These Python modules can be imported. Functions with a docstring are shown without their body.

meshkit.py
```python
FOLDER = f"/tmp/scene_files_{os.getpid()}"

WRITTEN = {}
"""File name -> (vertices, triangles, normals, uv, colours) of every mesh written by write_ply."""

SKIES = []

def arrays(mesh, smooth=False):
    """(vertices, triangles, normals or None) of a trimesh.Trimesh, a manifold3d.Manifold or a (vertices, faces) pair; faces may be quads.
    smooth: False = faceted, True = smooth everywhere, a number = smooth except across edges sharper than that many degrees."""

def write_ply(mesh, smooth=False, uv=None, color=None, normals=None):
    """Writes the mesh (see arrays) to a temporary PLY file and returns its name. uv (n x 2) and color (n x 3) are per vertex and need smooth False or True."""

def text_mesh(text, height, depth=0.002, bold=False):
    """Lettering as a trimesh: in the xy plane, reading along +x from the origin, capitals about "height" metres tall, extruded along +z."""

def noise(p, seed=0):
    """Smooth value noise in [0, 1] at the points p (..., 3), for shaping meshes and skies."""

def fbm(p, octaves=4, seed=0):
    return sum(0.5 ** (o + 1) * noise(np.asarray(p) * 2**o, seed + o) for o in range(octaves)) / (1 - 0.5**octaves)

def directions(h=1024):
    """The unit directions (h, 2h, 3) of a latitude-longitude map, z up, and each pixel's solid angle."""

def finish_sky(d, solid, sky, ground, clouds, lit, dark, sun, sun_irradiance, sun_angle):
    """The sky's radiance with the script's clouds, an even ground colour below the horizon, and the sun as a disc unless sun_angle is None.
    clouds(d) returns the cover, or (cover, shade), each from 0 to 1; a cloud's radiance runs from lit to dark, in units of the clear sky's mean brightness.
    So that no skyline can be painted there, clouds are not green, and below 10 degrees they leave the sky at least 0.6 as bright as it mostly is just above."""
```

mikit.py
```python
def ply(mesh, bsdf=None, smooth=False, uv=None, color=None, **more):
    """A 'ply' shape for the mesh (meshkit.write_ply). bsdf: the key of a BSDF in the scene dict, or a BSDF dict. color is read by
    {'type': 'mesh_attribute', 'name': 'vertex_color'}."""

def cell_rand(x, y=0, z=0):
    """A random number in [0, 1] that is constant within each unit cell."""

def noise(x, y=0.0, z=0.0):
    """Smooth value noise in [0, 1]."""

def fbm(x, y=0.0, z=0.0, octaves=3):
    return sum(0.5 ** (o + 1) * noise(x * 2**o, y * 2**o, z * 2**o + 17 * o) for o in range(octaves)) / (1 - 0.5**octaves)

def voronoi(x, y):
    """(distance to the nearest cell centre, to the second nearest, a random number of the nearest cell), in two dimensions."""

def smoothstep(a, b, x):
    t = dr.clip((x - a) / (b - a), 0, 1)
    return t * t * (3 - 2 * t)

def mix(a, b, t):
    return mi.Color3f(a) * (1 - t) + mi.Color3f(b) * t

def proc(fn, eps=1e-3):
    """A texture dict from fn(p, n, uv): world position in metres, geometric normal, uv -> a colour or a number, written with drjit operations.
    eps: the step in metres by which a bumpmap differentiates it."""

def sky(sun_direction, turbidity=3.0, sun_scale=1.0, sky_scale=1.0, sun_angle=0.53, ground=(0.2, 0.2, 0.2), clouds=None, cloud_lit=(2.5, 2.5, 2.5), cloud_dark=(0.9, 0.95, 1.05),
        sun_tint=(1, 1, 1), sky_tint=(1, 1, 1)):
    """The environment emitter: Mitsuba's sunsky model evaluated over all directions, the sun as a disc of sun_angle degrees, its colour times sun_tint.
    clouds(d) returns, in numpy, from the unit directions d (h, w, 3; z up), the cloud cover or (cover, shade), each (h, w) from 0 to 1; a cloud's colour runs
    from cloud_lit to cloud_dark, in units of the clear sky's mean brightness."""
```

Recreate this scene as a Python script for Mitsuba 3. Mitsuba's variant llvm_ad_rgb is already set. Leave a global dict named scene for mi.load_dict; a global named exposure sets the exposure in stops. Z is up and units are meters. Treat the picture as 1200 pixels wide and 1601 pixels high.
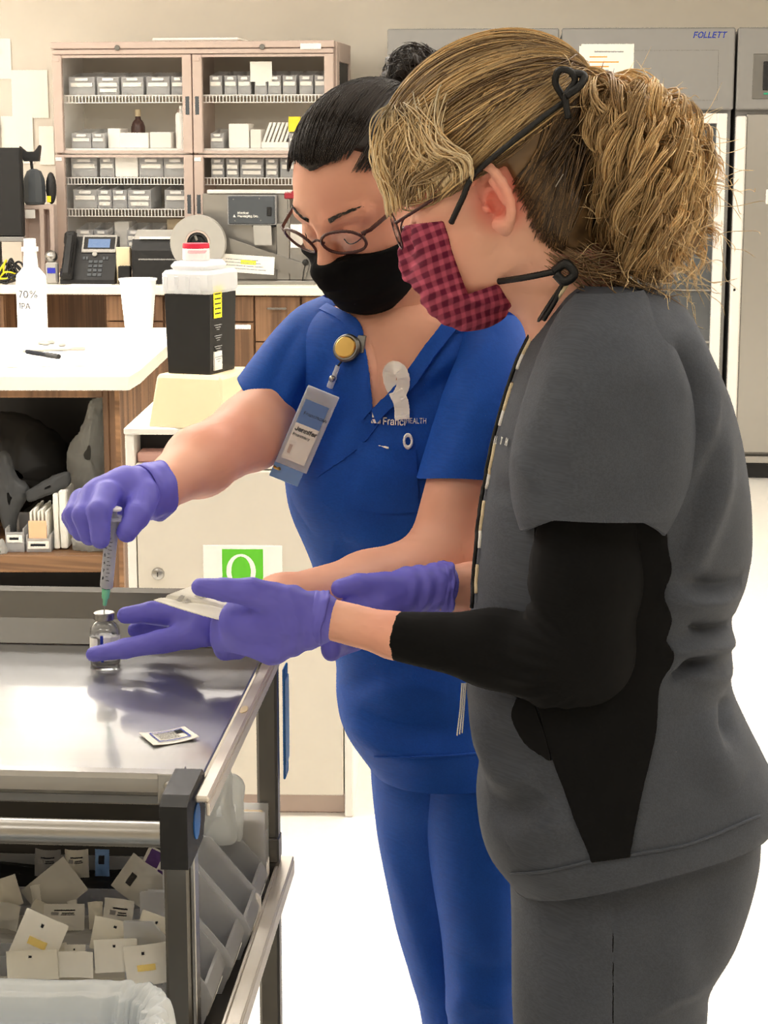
import math, random
import numpy as np, trimesh, mitsuba as mi, drjit as dr
import mikit, meshkit
from mikit import noise, fbm, smoothstep, mix
random.seed(3); RNG = np.random.RandomState(7)
T = mi.ScalarTransform4f
scene, labels = {}, {}
# ---------------------------------------------------------------- camera, light, exposure
exposure = -0.68
F, CX, CY = 3000.0, 600.0, 800.5
CAM = np.array([0, 0, 1.55]); PIT = math.radians(10.85); YAW = math.radians(4.0)
FW = np.array([-math.sin(YAW) * math.cos(PIT), math.cos(YAW) * math.cos(PIT), -math.sin(PIT)])
RT = np.array([math.cos(YAW), math.sin(YAW), 0.0]); UP = np.cross(RT, FW)
scene['camera'] = {'type': 'perspective', 'fov': 2 * math.degrees(math.atan(600 / F)), 'fov_axis': 'x', 'near_clip': 0.05, 'far_clip': 60.0,
                   'to_world': T().look_at(origin=CAM.tolist(), target=(CAM + FW).tolist(), up=[0, 0, 1])}
PANEL = [  # ceiling panels, all out of view: x, y, strength, half depth
    (-2.6, 5.6, 20, .29), (-1.0, 5.6, 20, .29), (0.7, 5.6, 11, .29), (2.4, 5.6, 8, .29), (-3.0, 7.65, 9, .14), (-1.5, 7.65, 9, .14), (0.6, 7.65, 10, .14), (2.4, 7.65, 8, .14),
    (-3.85, 7.9, 34, .29), (-3.85, 6.4, 30, .29), (-2.95, 8.42, 2.2, .33), (-1.68, 8.42, 1.8, .33), (-0.4, 8.42, 1.8, .33), (-2.6, 3.9, 21, .29), (-1.0, 3.9, 21, .29), (0.8, 3.9, 13, .29), (2.4, 3.9, 9, .29), (-1.6, 2.2, 7, .29), (0.9, 2.4, 9, .29), (2.6, 2.2, 9, .29), (-1.6, 0.2, 8, .29), (0.9, 0.2, 8, .29)]  # far left pair and dim rear row added to brighten wall and cart top


def pix(p):
    v = np.asarray(p, float) - CAM; w = v @ FW; return np.stack([CX + F * (v @ RT) / w, CY - F * (v @ UP) / w], -1)
def ray(px, py): return FW + RT * ((px - CX) / F) - UP * ((py - CY) / F)
def P(px, py, Y): d = ray(px, py); return CAM + d * (Y / d[1])
def Z(px, py, z): d = ray(px, py); return CAM + d * ((z - CAM[2]) / d[2])


# ---------------------------------------------------------------- helpers
def num(k):
    if k not in scene and k not in labels: return k
    i = 1
    while f'{k}_{i:03d}' in scene or f'{k}_{i:03d}' in labels: i += 1
    return f'{k}_{i:03d}'


def thing(name, label, cat, group=None, kind=None):
    k = num(name); labels[k] = {'label': label, 'category': cat}
    if group: labels[k]['group'] = group
    if kind: labels[k]['kind'] = kind
    return k


def part(parent, name, mesh, m, smooth=False, label=None, kind=None, color=None, uv=None, to=None, **more):
    k = num(f'{parent}__{name}'); d = mesh if isinstance(mesh, dict) else mikit.ply(mesh, m, smooth=smooth, color=color, uv=uv, **more)
    if to is not None: d = {**d, 'to_world': to}
    scene[k] = d
    if label or kind: labels[k] = {**({'label': label} if label else {}), **({'kind': kind} if kind else {})}
    return k


def one(name, mesh, m, label, cat, smooth=False, group=None, kind=None, color=None, to=None, **more):
    k = num(name); d = mesh if isinstance(mesh, dict) else mikit.ply(mesh, m, smooth=smooth, color=color, **more)
    if to is not None: d = {**d, 'to_world': to}
    scene[k] = d; labels[k] = {'label': label, 'category': cat}
    if group: labels[k]['group'] = group
    if kind: labels[k]['kind'] = kind
    return k


def struct(name, mesh, m, label=None, smooth=False, parent=None, cat=None):
    k = num(name if parent is None else f'{parent}__{name}'); scene[k] = mikit.ply(mesh, m, smooth=smooth)
    if parent is None: labels[k] = {'kind': 'structure', 'label': label or name, 'category': cat or name.split('_')[0]}
    return k


cat_ = trimesh.util.concatenate


def box(x0, x1, y0, y1, z0, z1, c=0.003):
    x0, x1 = sorted((x0, x1)); y0, y1 = sorted((y0, y1)); z0, z1 = sorted((z0, z1))
    c = min(c, .45 * (x1 - x0), .45 * (y1 - y0), .45 * (z1 - z0))
    pts = []
    for x, dx in ((x0, c), (x1, -c)):
        for y, dy in ((y0, c), (y1, -c)):
            for z, dz in ((z0, c), (z1, -c)):
                pts += [(x, y + dy, z + dz), (x + dx, y, z + dz), (x + dx, y + dy, z)]
    if c <= 0: return trimesh.creation.box(bounds=[(x0, y0, z0), (x1, y1, z1)])
    return trimesh.convex.convex_hull(np.array(pts))


def hull(pts): return trimesh.convex.convex_hull(np.array(pts, float))


def rotz(m, deg, c=(0, 0, 0)):
    m = m.copy(); m.apply_transform(trimesh.transformations.rotation_matrix(math.radians(deg), (0, 0, 1), c)); return m


def xf(m, M): m = m.copy(); m.apply_transform(M); return m


def basis(o, x, y, z):
    M = np.eye(4); M[:3, 0], M[:3, 1], M[:3, 2], M[:3, 3] = x, y, z, o; return M


def U(v): v = np.asarray(v, float); return v / np.linalg.norm(v)


def lathe(prof, n=24, close=True):
    pr = np.array(prof, float); k = len(pr); a = np.arange(n) * 2 * math.pi / n
    v = np.stack([pr[:, None, 0] * np.cos(a), pr[:, None, 0] * np.sin(a), np.repeat(pr[:, 1:2], n, 1)], -1).reshape(-1, 3)
    f = []
    for i in range(k - 1):
        for j in range(n):
            b = (j + 1) % n; f += [(i * n + j, i * n + b, (i + 1) * n + b), (i * n + j, (i + 1) * n + b, (i + 1) * n + j)]
    m = trimesh.Trimesh(v, f, process=False); m.merge_vertices(); m.update_faces(m.nondegenerate_faces()); return m


def cyl(a, b, r, n=16, r2=None):
    a, b = np.asarray(a, float), np.asarray(b, float); L = np.linalg.norm(b - a); c = min(r * .15, L * .2); r2 = r if r2 is None else r2
    m = lathe([(0, 0), (r - c, 0), (r, c), (r2, L - c), (r2 - c, L), (0, L)], n)
    return xf(m, trimesh.geometry.align_vectors((0, 0, 1), U(b - a))) if False else xf(m, frame(a, b))


def frame(a, b):
    z = U(np.asarray(b, float) - a); x = np.cross((0, 0, 1.0), z) if abs(z[2]) < .95 else np.cross((0, 1.0, 0), z)
    x = U(x); return basis(a, x, np.cross(z, x), z)


def tube(pts, r, n=8, caps=True, up=None):
    """round tube along a polyline; r: number or per-point"""
    p = np.asarray(pts, float); k = len(p); r = np.broadcast_to(np.asarray(r, float), (k,))
    t = np.gradient(p, axis=0); t /= np.linalg.norm(t, axis=1, keepdims=True) + 1e-12
    u = np.array([0.3, 0.2, 0.93]) if up is None else np.asarray(up, float); us = []
    for i in range(k):
        u = u - t[i] * (u @ t[i]); u = u / (np.linalg.norm(u) + 1e-12); us.append(u)
    us = np.array(us); w = np.cross(t, us); a = np.arange(n) * 2 * math.pi / n
    v = (p[:, None] + r[:, None, None] * (us[:, None] * np.cos(a)[None, :, None] + w[:, None] * np.sin(a)[None, :, None])).reshape(-1, 3)
    i, j = np.meshgrid(np.arange(k - 1), np.arange(n), indexing='ij'); b = (j + 1) % n
    q = np.stack([i * n + j, i * n + b, (i + 1) * n + b, (i + 1) * n + j], -1).reshape(-1, 4)
    f = np.vstack([q[:, [0, 1, 2]], q[:, [0, 2, 3]]])
    if caps:
        v = np.vstack([v, p[:1], p[-1:]]); j = np.arange(n); b = (j + 1) % n
        f = np.vstack([f, np.stack([j * 0 + k * n, b, j], 1), np.stack([j * 0 + k * n + 1, (k - 1) * n + j, (k - 1) * n + b], 1)])
    return trimesh.Trimesh(v, f, process=False)


def spline(pts, n):
    """Catmull-Rom through rows of any width"""
    p = np.asarray(pts, float); k = len(p)
    if k == 2: return p[0] + (p[1] - p[0]) * np.linspace(0, 1, n)[:, None]
    q = np.vstack([2 * p[0] - p[1], p, 2 * p[-1] - p[-2]]); t = np.linspace(0, k - 1, n); i = np.minimum(t.astype(int), k - 2); u = (t - i)[:, None]
    a, b, c, d = q[i], q[i + 1], q[i + 2], q[i + 3]
    return .5 * (2 * b + (c - a) * u + (2 * a - 5 * b + 4 * c - d) * u ** 2 + (3 * b - a - 3 * c + d) * u ** 3)


def grid(v, closed=False):
    """(k, n, 3) points to a mesh"""
    k, n = v.shape[:2]; m = n if closed else n - 1
    i, j = np.meshgrid(np.arange(k - 1), np.arange(m), indexing='ij'); b = (j + 1) % n
    q = np.stack([i * n + j, i * n + b, (i + 1) * n + b, (i + 1) * n + j], -1).reshape(-1, 4)
    return trimesh.Trimesh(v.reshape(-1, 3), np.vstack([q[:, [0, 1, 2]], q[:, [0, 2, 3]]]), process=False)


def thick(m, d):
    """an open sheet given thickness d against its normals, rim closed"""
    n = m.vertex_normals; k = len(m.vertices); v = np.vstack([m.vertices, m.vertices - n * d])
    e = m.edges; s = np.sort(e, axis=1); _, idx, cnt = np.unique(s, axis=0, return_index=True, return_counts=True); e = e[idx[cnt == 1]]
    f = np.vstack([m.faces, m.faces[:, ::-1] + k, np.stack([e[:, 1], e[:, 0], e[:, 0] + k], 1), np.stack([e[:, 1], e[:, 0] + k, e[:, 1] + k], 1)])
    return trimesh.Trimesh(v, f, process=False)


def sheet(o, x, y, w, h, nx=2, ny=2, fn=None, d=0.0004):
    """paper: corner o, unit axes x and y, bent along the normal by fn(u, v), thickness d"""
    x, y = U(x), U(y); n = np.cross(x, y); u, v = np.meshgrid(np.linspace(0, 1, nx), np.linspace(0, 1, ny))
    b = fn(u, v) if fn else u * 0
    return thick(grid(o + x * (u * w)[..., None] + y * (v * h)[..., None] + n * b[..., None]), d)


def prism(poly, o, x, y, d):
    """a polygon (k, 2) laid in the plane x, y at o, extruded by d along x cross y"""
    from shapely.geometry import Polygon
    m = trimesh.creation.extrude_polygon(Polygon(poly), d, engine='earcut'); x = U(x); y = U(y)
    return xf(m, basis(o, x, y, np.cross(x, y)))


def text(s, h, o, x, y, depth=0.0004, bold=False, mid=False):
    m = meshkit.text_mesh(s, h, depth, bold); x = U(x); y = U(np.asarray(y) - x * (x @ np.asarray(y)))
    if mid: m.apply_translation((-m.bounds[:, 0].mean(), 0, 0))
    return xf(m, basis(o, x, y, np.cross(x, y)))


# ---------------------------------------------------------------- materials
def rgb(c):  # sRGB 0-255 to linear
    c = np.array(c, float) / 255; c = np.where(c < .04045, c / 12.92, ((c + .055) / 1.055) ** 2.4); return {'type': 'rgb', 'value': c.tolist()}
def lin(c): return mi.Color3f(*rgb(c)['value'])
def mat(k, c, rough=.5, metal=0., spec=.5, **more):
    scene[k] = {'type': 'twosided', 'b': {'type': 'principled', 'base_color': c if isinstance(c, dict) else rgb(c), 'roughness': rough, 'metallic': metal, 'specular': spec, **more}}
def glow(c, s): v = np.array(rgb(c)['value']) * s; return {'type': 'area', 'radiance': {'type': 'rgb', 'value': v.tolist()}}
def pfn(fn): return mikit.proc(fn)
def frost(k, c, spec=.45, dt=.9, rough=.3):
    scene[k] = {'type': 'principledthin', 'base_color': rgb(c), 'roughness': rough, 'spec_trans': spec, 'diff_trans': dt, 'eta': 1.3}


mat('m_wall', pfn(lambda p, n, uv: lin((214, 208, 197)) * (0.97 + .06 * fbm(p.x * 3, p.y * 3, p.z * 3))), .7, spec=.2)
mat('m_floor', pfn(lambda p, n, uv: lin((232, 229, 222)) * (0.94 + .1 * fbm(p.x * 2, p.y * 2) + .03 * noise(p.x * 120, p.y * 120))), .22, spec=.35)
mat('m_ceiling', (235, 234, 230), .9, spec=.1)
mat('m_dark', (22, 22, 23), .45)
mat('m_black', (10, 10, 11), .5)
mat('m_rubber', (14, 14, 15), .7, spec=.2)
mat('m_greybox', (70, 75, 80), .5)
mat('m_white', (238, 236, 231), .45)
mat('m_paper', (240, 238, 230), .8, spec=.1)
mat('m_cream', (226, 208, 172), .5)
mat('m_taupe', (188, 170, 160), .55)
mat('m_counter', (236, 230, 216), .35)
mat('m_cabinet', (206, 200, 188), .5)
mat('m_cabinet_white', (226, 224, 218), .45)
mat('m_applgrey', (140, 139, 137), .38, .25)
mat('m_steel', (176, 174, 170), .3, 1.)
mat('m_steel_dark', (120, 118, 114), .38, 1.)
mat('m_yellow', (246, 224, 40), .5)
mat('m_red', (200, 28, 60), .4)
mat('m_maroon', (150, 30, 45), .5)
mat('m_blueplastic', (18, 92, 165), .4)
mat('m_bluecard', (120, 160, 215), .5)
mat('m_green', (90, 190, 40), .5)
mat('m_brass', (196, 160, 92), .25, 1.)
mat('m_ink', (40, 42, 48), .7, spec=.1)
mat('m_inkgrey', (150, 150, 150), .7, spec=.1)
mat('m_blueink', (30, 50, 150), .6)
mat('m_orange', (236, 160, 90), .8)
mat('m_highlight', (236, 240, 70), .8)
mat('m_amber', (64, 28, 24), .3)
mat('m_tape', (168, 166, 160), .5)
mat('m_purple', (86, 52, 120), .5)
mat('m_bag', (208, 214, 218), .35)
frost('m_frost', (246, 247, 248), .3, 1.0, .25)
frost('m_bin', (246, 247, 248), .4, 1.15, .2)
frost('m_poly', (240, 242, 240), .35, 1.1, .2)
frost('m_smoke', (120, 122, 124), .5, .7, .2)
scene['m_pane'] = {'type': 'thindielectric', 'int_ior': 1.3}
scene['m_glass'] = {'type': 'dielectric', 'int_ior': 1.48, 'ext_ior': 1.0}
scene['m_water'] = {'type': 'dielectric', 'int_ior': 1.33, 'ext_ior': 1.0}


def wood(p, n, uv):
    g = fbm(p.x * 26 + p.y * 26, p.z * 1.6, 3.0); s = noise((p.x + p.y) * 160, p.z * 5)
    return mix(lin((92, 66, 46)), lin((136, 102, 74)), smoothstep(.25, .75, g * .75 + s * .25))
def woodh(p, n, uv):
    g = fbm(p.z * 30 + p.y * 20, p.x * 1.6, 3.0); s = noise((p.z + p.y) * 160, p.x * 5)
    return mix(lin((104, 74, 50)), lin((152, 114, 80)), smoothstep(.25, .75, g * .75 + s * .25))
mat('m_wood', pfn(wood), .45); mat('m_woodh', pfn(woodh), .45)
# brushed sheet steel of the cart: fine grain along x
def grain(p, n, uv): return .07 + .05 * fbm(p.x * 6, p.y * 300, p.z * 300) + .035 * fbm(p.x * 9, p.y * 9)
_tm = lambda c, r: {'type': 'principled', 'base_color': rgb(c), 'metallic': 1., 'roughness': r}
scene['m_top'] = {'type': 'twosided', 'b': {'type': 'blendbsdf', 'weight': pfn(lambda p, n, uv: .34 + .16 * fbm(p.x * 5, p.y * 60, 2.0)), 'sharp': _tm((176, 176, 178), pfn(grain)), 'broad': _tm((206, 206, 206), .45)}}

# ---------------------------------------------------------------- the room
XL, XR, YB, YF, ZC = -4.6, 3.2, 9.7, -2.2, 2.75
struct('floor', box(XL, XR, YF, YB, -.05, 0, 0), 'm_floor', 'glossy off-white floor')
struct('ceiling', box(XL, XR, YF, YB, ZC, ZC + .05, 0), 'm_ceiling', 'white ceiling')
struct('wall_back', box(XL, XR, YB, YB + .1, 0, ZC, 0), 'm_wall', 'warm grey painted wall behind the cabinets')
struct('wall_left', box(XL - .1, XL, YF, YB, 0, ZC, 0), 'm_wall', 'warm grey side wall on the left')
struct('wall_right', box(XR, XR + .1, YF, YB, 0, ZC, 0), 'm_wall', 'warm grey side wall on the right')
struct('wall_front', box(XL, XR, YF - .1, YF, 0, ZC, 0), 'm_wall', 'warm grey wall behind the camera')
for x, y, s, hy in PANEL:
    t = thing('ceiling_light', 'unseen flat white ceiling light panel, some of these added for brightness', 'light', 'ceiling light panels')
    part(t, 'frame', cat_([box(x - .62, x + .62, y + e * (hy + .02) - .015, y + e * (hy + .02) + .015, ZC - .02, ZC) for e in (-1, 1)] + [box(x + e * .61 - .015, x + e * .61 + .015, y - hy - .01, y + hy + .01, ZC - .02, ZC) for e in (-1, 1)]), 'm_white')
    v = np.array([(x - .59, y - hy, ZC - .012), (x - .59, y + hy, ZC - .012), (x + .59, y + hy, ZC - .012), (x + .59, y - hy, ZC - .012)])
    part(t, 'diffuser', trimesh.Trimesh(v, [(0, 1, 2), (0, 2, 3)], process=False), 'm_white', emitter=glow((255, 249, 241), s))
ORD = ['first', 'second', 'third', 'fourth', 'fifth', 'sixth', 'seventh', 'eighth', 'ninth']
ZT = P(240, 447, 8.75)[2]                       # back counter top
def X(px, Y, py=400): return P(px, py, Y)[0]
def H(py, Y, px=600): return P(px, py, Y)[2]

# ---------------------------------------------------------------- three upright refrigerators
YFR = 8.97
for i, (a, b) in enumerate(((605, 868), (872, 1138), (1142, 1408))):
    x0, x1 = X(a, YFR), X(b, YFR); zt, zs = H(45, YFR), H(175, YFR)
    t = thing('refrigerator', ['grey upright refrigerator behind the blonde woman, leftmost of three', 'grey refrigerator with a paper notice and white framed glass door, middle of three',
                               'refrigerator with a blue lit control screen and stainless door at the right edge'][i], 'refrigerator')
    part(t, 'body', box(x0 + .004, x1 - .004, YFR + .05, 9.66, .1, zt - .01), 'm_applgrey')
    part(t, 'kick_plate', box(x0 + .02, x1 - .02, YFR + .08, 9.6, 0, .1), 'm_black')
    part(t, 'sill', box(x0 + .004, x1 - .004, YFR + .005, YFR + .05, .082, .115), 'm_steel')
    up = part(t, 'upper_panel', box(x0, x1, YFR, YFR + .05, zs + .008, zt, .006), 'm_applgrey')
    if i < 2:
        fx = .045; z0, z1 = .13, zs - .008; o0 = x0 + .03
        d = part(t, 'door', cat_([box(o0, o0 + fx, YFR, YFR + .05, z0, z1), box(x1 - .025 - fx, x1 - .025, YFR, YFR + .05, z0, z1), box(o0 + fx, x1 - .025 - fx, YFR, YFR + .05, z1 - fx, z1),
                                 box(o0 + fx, x1 - .025 - fx, YFR, YFR + .05, z0, z0 + fx)]), 'm_white')
        part(d, 'pane', box(o0 + fx, x1 - .025 - fx, YFR + .02, YFR + .026, z0 + fx, z1 - fx, 0), 'm_pane')
        part(d, 'handle', cat_([box(o0 + .01, o0 + .03, YFR - .04, YFR - .02, .8, 1.3), box(o0 + .01, o0 + .03, YFR - .02, YFR, .82, .84), box(o0 + .01, o0 + .03, YFR - .02, YFR, 1.26, 1.28)]), 'm_steel')
        part(t, 'interior', box(o0 + fx, x1 - .025 - fx, YFR + .047, YFR + .0495, z0 + fx, z1 - fx, 0), 'm_greybox')
        for k in range(5): part(t, 'rack', box(o0 + fx, x1 - .07, YFR + .032, YFR + .046, .4 + .24 * k, .412 + .24 * k), 'm_steel')
    else:
        d = part(t, 'door', box(x0 + .05, x1, YFR, YFR + .05, .13, zs - .008, .006), 'm_steel')
        part(d, 'edge_strip', box(x0 + .004, x0 + .05, YFR - .012, YFR + .05, .13, zs - .02, .006), 'm_white')
        part(d, 'screw', cyl((x0 + .02, YFR - .015, H(450, YFR)), (x0 + .02, YFR - .008, H(450, YFR)), .006, 10), 'm_black')
        part(d, 'latch', box(X(1193, YFR), X(1210, YFR), YFR - .02, YFR, H(318, YFR), H(295, YFR)), 'm_white')
        part(t, 'control_recess', box(X(1166, YFR), X(1240, YFR), YFR - .004, YFR, H(156, YFR), H(86, YFR)), 'm_steel_dark')
        s = part(t, 'control_bezel', box(X(1182, YFR), X(1226, YFR), YFR - .014, YFR - .004, H(142, YFR), H(98, YFR)), 'm_black')
        part(s, 'screen', box(X(1190, YFR), X(1222, YFR), YFR - .0155, YFR - .0141, H(136, YFR), H(103, YFR), 0), 'm_black', label='blue lit control screen', emitter=glow((40, 120, 255), 1.6))
        part(t, 'indicator_light', box(X(1184, YFR), X(1196, YFR), YFR - .008, YFR - .004, H(149, YFR), H(146, YFR), 0), 'm_black', label='green indicator light', emitter=glow((60, 220, 150), .8))
    if i == 1:
        xa, xb, za, zb = X(975, YFR), X(1113, YFR), H(158, YFR), H(80, YFR); w = .002
        part(up, 'panel_outline', cat_([box(xa, xb, YFR - .001, YFR, zb - w, zb, 0), box(xa, xb, YFR - .001, YFR, za, za + w, 0), box(xb - w, xb, YFR - .001, YFR, za, zb, 0), box(xa, xa + w, YFR - .001, YFR, za, zb, 0)]), 'm_steel_dark')
        m = text('FOLLETT', .026, (0, 0, 0), (1, 0, 0), (0, 1, 0), .001, True); m.apply_transform(np.array([[1, .25, 0, 0], [0, 1, 0, 0], [0, 0, 1, 0], [0, 0, 0, 1]]))
        wd = X(1125, YFR) - X(1073, YFR); m.apply_scale((wd / m.extents[0], 1, 1))
        part(up, 'lettering', xf(m, basis((X(1072, YFR), YFR - .001, H(61, YFR)), (1, 0, 0), (0, 0, 1), (0, -1, 0))), 'm_blueink', label='dark blue slanted lettering')
        n = thing('paper_notice', 'white paper notice with orange lines on the middle refrigerator', 'paper')
        part(n, 'sheet', sheet((X(902, YFR), YFR - .002, H(132, YFR)), (1, 0, 0), (0, 0, 1), X(983, YFR) - X(902, YFR), H(70, YFR) - H(132, YFR)), 'm_paper')
        part(n, 'under_sheet', sheet((X(899, YFR), YFR - .001, H(132, YFR)), (1, 0, 0), (0, 0, 1), .2, H(73, YFR) - H(132, YFR)), 'm_paper')
        for q, (a_, b_, y_, mt) in enumerate(((922, 967, 82, 'm_inkgrey'), (915, 942, 90, 'm_orange'), (915, 960, 98, 'm_orange'), (915, 945, 105, 'm_orange'), (915, 945, 111, 'm_inkgrey'), (915, 955, 118, 'm_inkgrey'))):
            part(n, 'printed_line', box(X(a_, YFR), X(b_, YFR), YFR - .0031, YFR - .0022, H(y_ + 1, YFR), H(y_ - 1, YFR), 0), mt)

# ---------------------------------------------------------------- back counter and its base cabinets
xl, xr = -3.6, X(598, 8.75)
one('counter', box(xl, xr, 8.75, 9.69, ZT - .042, ZT, .005), 'm_counter', 'long cream worktop of the back counter carrying the phone and the supply cabinet', 'counter')
YC = 8.80; zc = ZT - .043
def unit(a, b, kind, label):
    x0, x1 = X(a, YC, 520), X(b, YC, 520); t = thing('base_cabinet', label, 'cabinet')
    part(t, 'body', box(x0, x1, YC + .02, 9.65, .1, zc, 0), 'm_wood'); part(t, 'kick_plate', box(x0, x1, YC + .07, 9.6, 0, .1, 0), 'm_black')
    g = .003; z1 = zc - .005; splits = {'drawer': [H(505, YC)], 'deep': [H(536, YC), H(640, YC)], 'door': []}[kind]; zs = [z1] + splits + [.11]
    for k in range(len(zs) - 1):
        last = k == len(zs) - 2; d = part(t, 'door' if last and kind != 'deep' else 'drawer', box(x0 + g, x1 - g, YC, YC + .019, zs[k + 1] + g, zs[k] - g, .002), 'm_wood')
        xm = (x0 + x1) / 2; zh = zs[k] - .06
        part(d, 'handle', cat_([box(xm - .045, xm + .045, YC - .03, YC - .02, zh, zh + .01), box(xm - .04, xm - .03, YC - .02, YC, zh, zh + .01), box(xm + .03, xm + .04, YC - .02, YC, zh, zh + .01)]), 'm_steel')
    return t
unit(-330, 8, 'door', 'dark wood base cabinet under the monitor at the left edge')
unit(166, 256, 'drawer', 'wood base cabinet behind the white cup'); 
t = unit(257, 397, 'drawer', 'wood base cabinet with a white label strip, beside the black container')
part(t, 'label_strip', box(X(358, YC, 512), X(392, YC, 512), YC - .002, YC - .0002, H(516, YC), H(509, YC), 0), 'm_paper', label='white label strip')
unit(398, 470, 'deep', 'wood base cabinet beside the blue sleeve'); unit(471, 597, 'deep', 'wood base cabinet behind the dark-haired woman')
one('knee_panel', box(X(8, YC, 520) + .008, X(166, YC, 520) - .008, 9.3, 9.33, 0, zc, 0), 'm_wood', 'dark wood back panel of the knee space between the spray bottle and the cup', 'panel')

# ---------------------------------------------------------------- medicine supply cabinet, turned a little
A = P(80, 66, 9.17); B = P(521, 64, 9.08); A[2] = B[2] = ZT
ex = U(B - A); W = np.linalg.norm(B - A); ey = np.array([-ex[1], ex[0], 0]); HC = H(64, 9.1) - ZT; D = .44
MC = basis(A, ex, ey, (0, 0, 1)); TC = T(MC.tolist())
def lx(px): q = ray(px, 240); n = ey; s = ((A - CAM) @ n) / (q @ n); return (CAM + q * s - A) @ ex
def lz(py): return H(py, 9.12) - ZT
C = lambda *a: xf(box(*a), MC)
t = med = thing('supply_cabinet', 'tall taupe cabinet with glazed doors full of clear bins on the back counter', 'cabinet')
x_l, x_m, x_r = 0.0, lx(302), W
zh, zm = lz(83), lz(241)
part(t, 'side_panel', C(0, .02, .03, D, 0, HC), 'm_taupe')
sp = part(t, 'side_panel', C(W - .02, W, .03, D, 0, HC), 'm_taupe')
part(sp, 'recess', C(W - .0005, W + .002, .1, D - .03, .05, HC - .09), 'm_dark', label='dark recessed side panel')
part(sp, 'rim', cat_([C(W, W + .012, .03, .1, 0, HC), C(W, W + .012, D - .03, D, 0, HC), C(W, W + .012, .1, D - .03, HC - .09, HC), C(W, W + .012, .1, D - .03, 0, .05)]), 'm_taupe')
part(t, 'back_panel', C(.02, W - .02, D - .015, D, 0, HC), 'm_cabinet', label='grey back panel')
part(t, 'divider', C(x_m - .012, x_m + .012, .05, D - .015, .03, HC - .03), 'm_taupe')
part(t, 'top_panel', C(0, W, .0, D, HC - .025, HC), 'm_taupe'); part(t, 'base_panel', C(0, W, .03, D, 0, .03), 'm_taupe')
h = part(t, 'header', cat_([C(-.004, W + .004, -.005, .03, lz(74), HC + .003), C(0, W, .0, .03, zh, lz(74) - .004)]), 'm_taupe')
for px in (188, 412): part(h, 'lock', xf(cyl((lx(px), -.012, lz(73)), (lx(px), -.004, lz(73)), .013, 16), MC), 'm_steel_dark')
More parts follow.
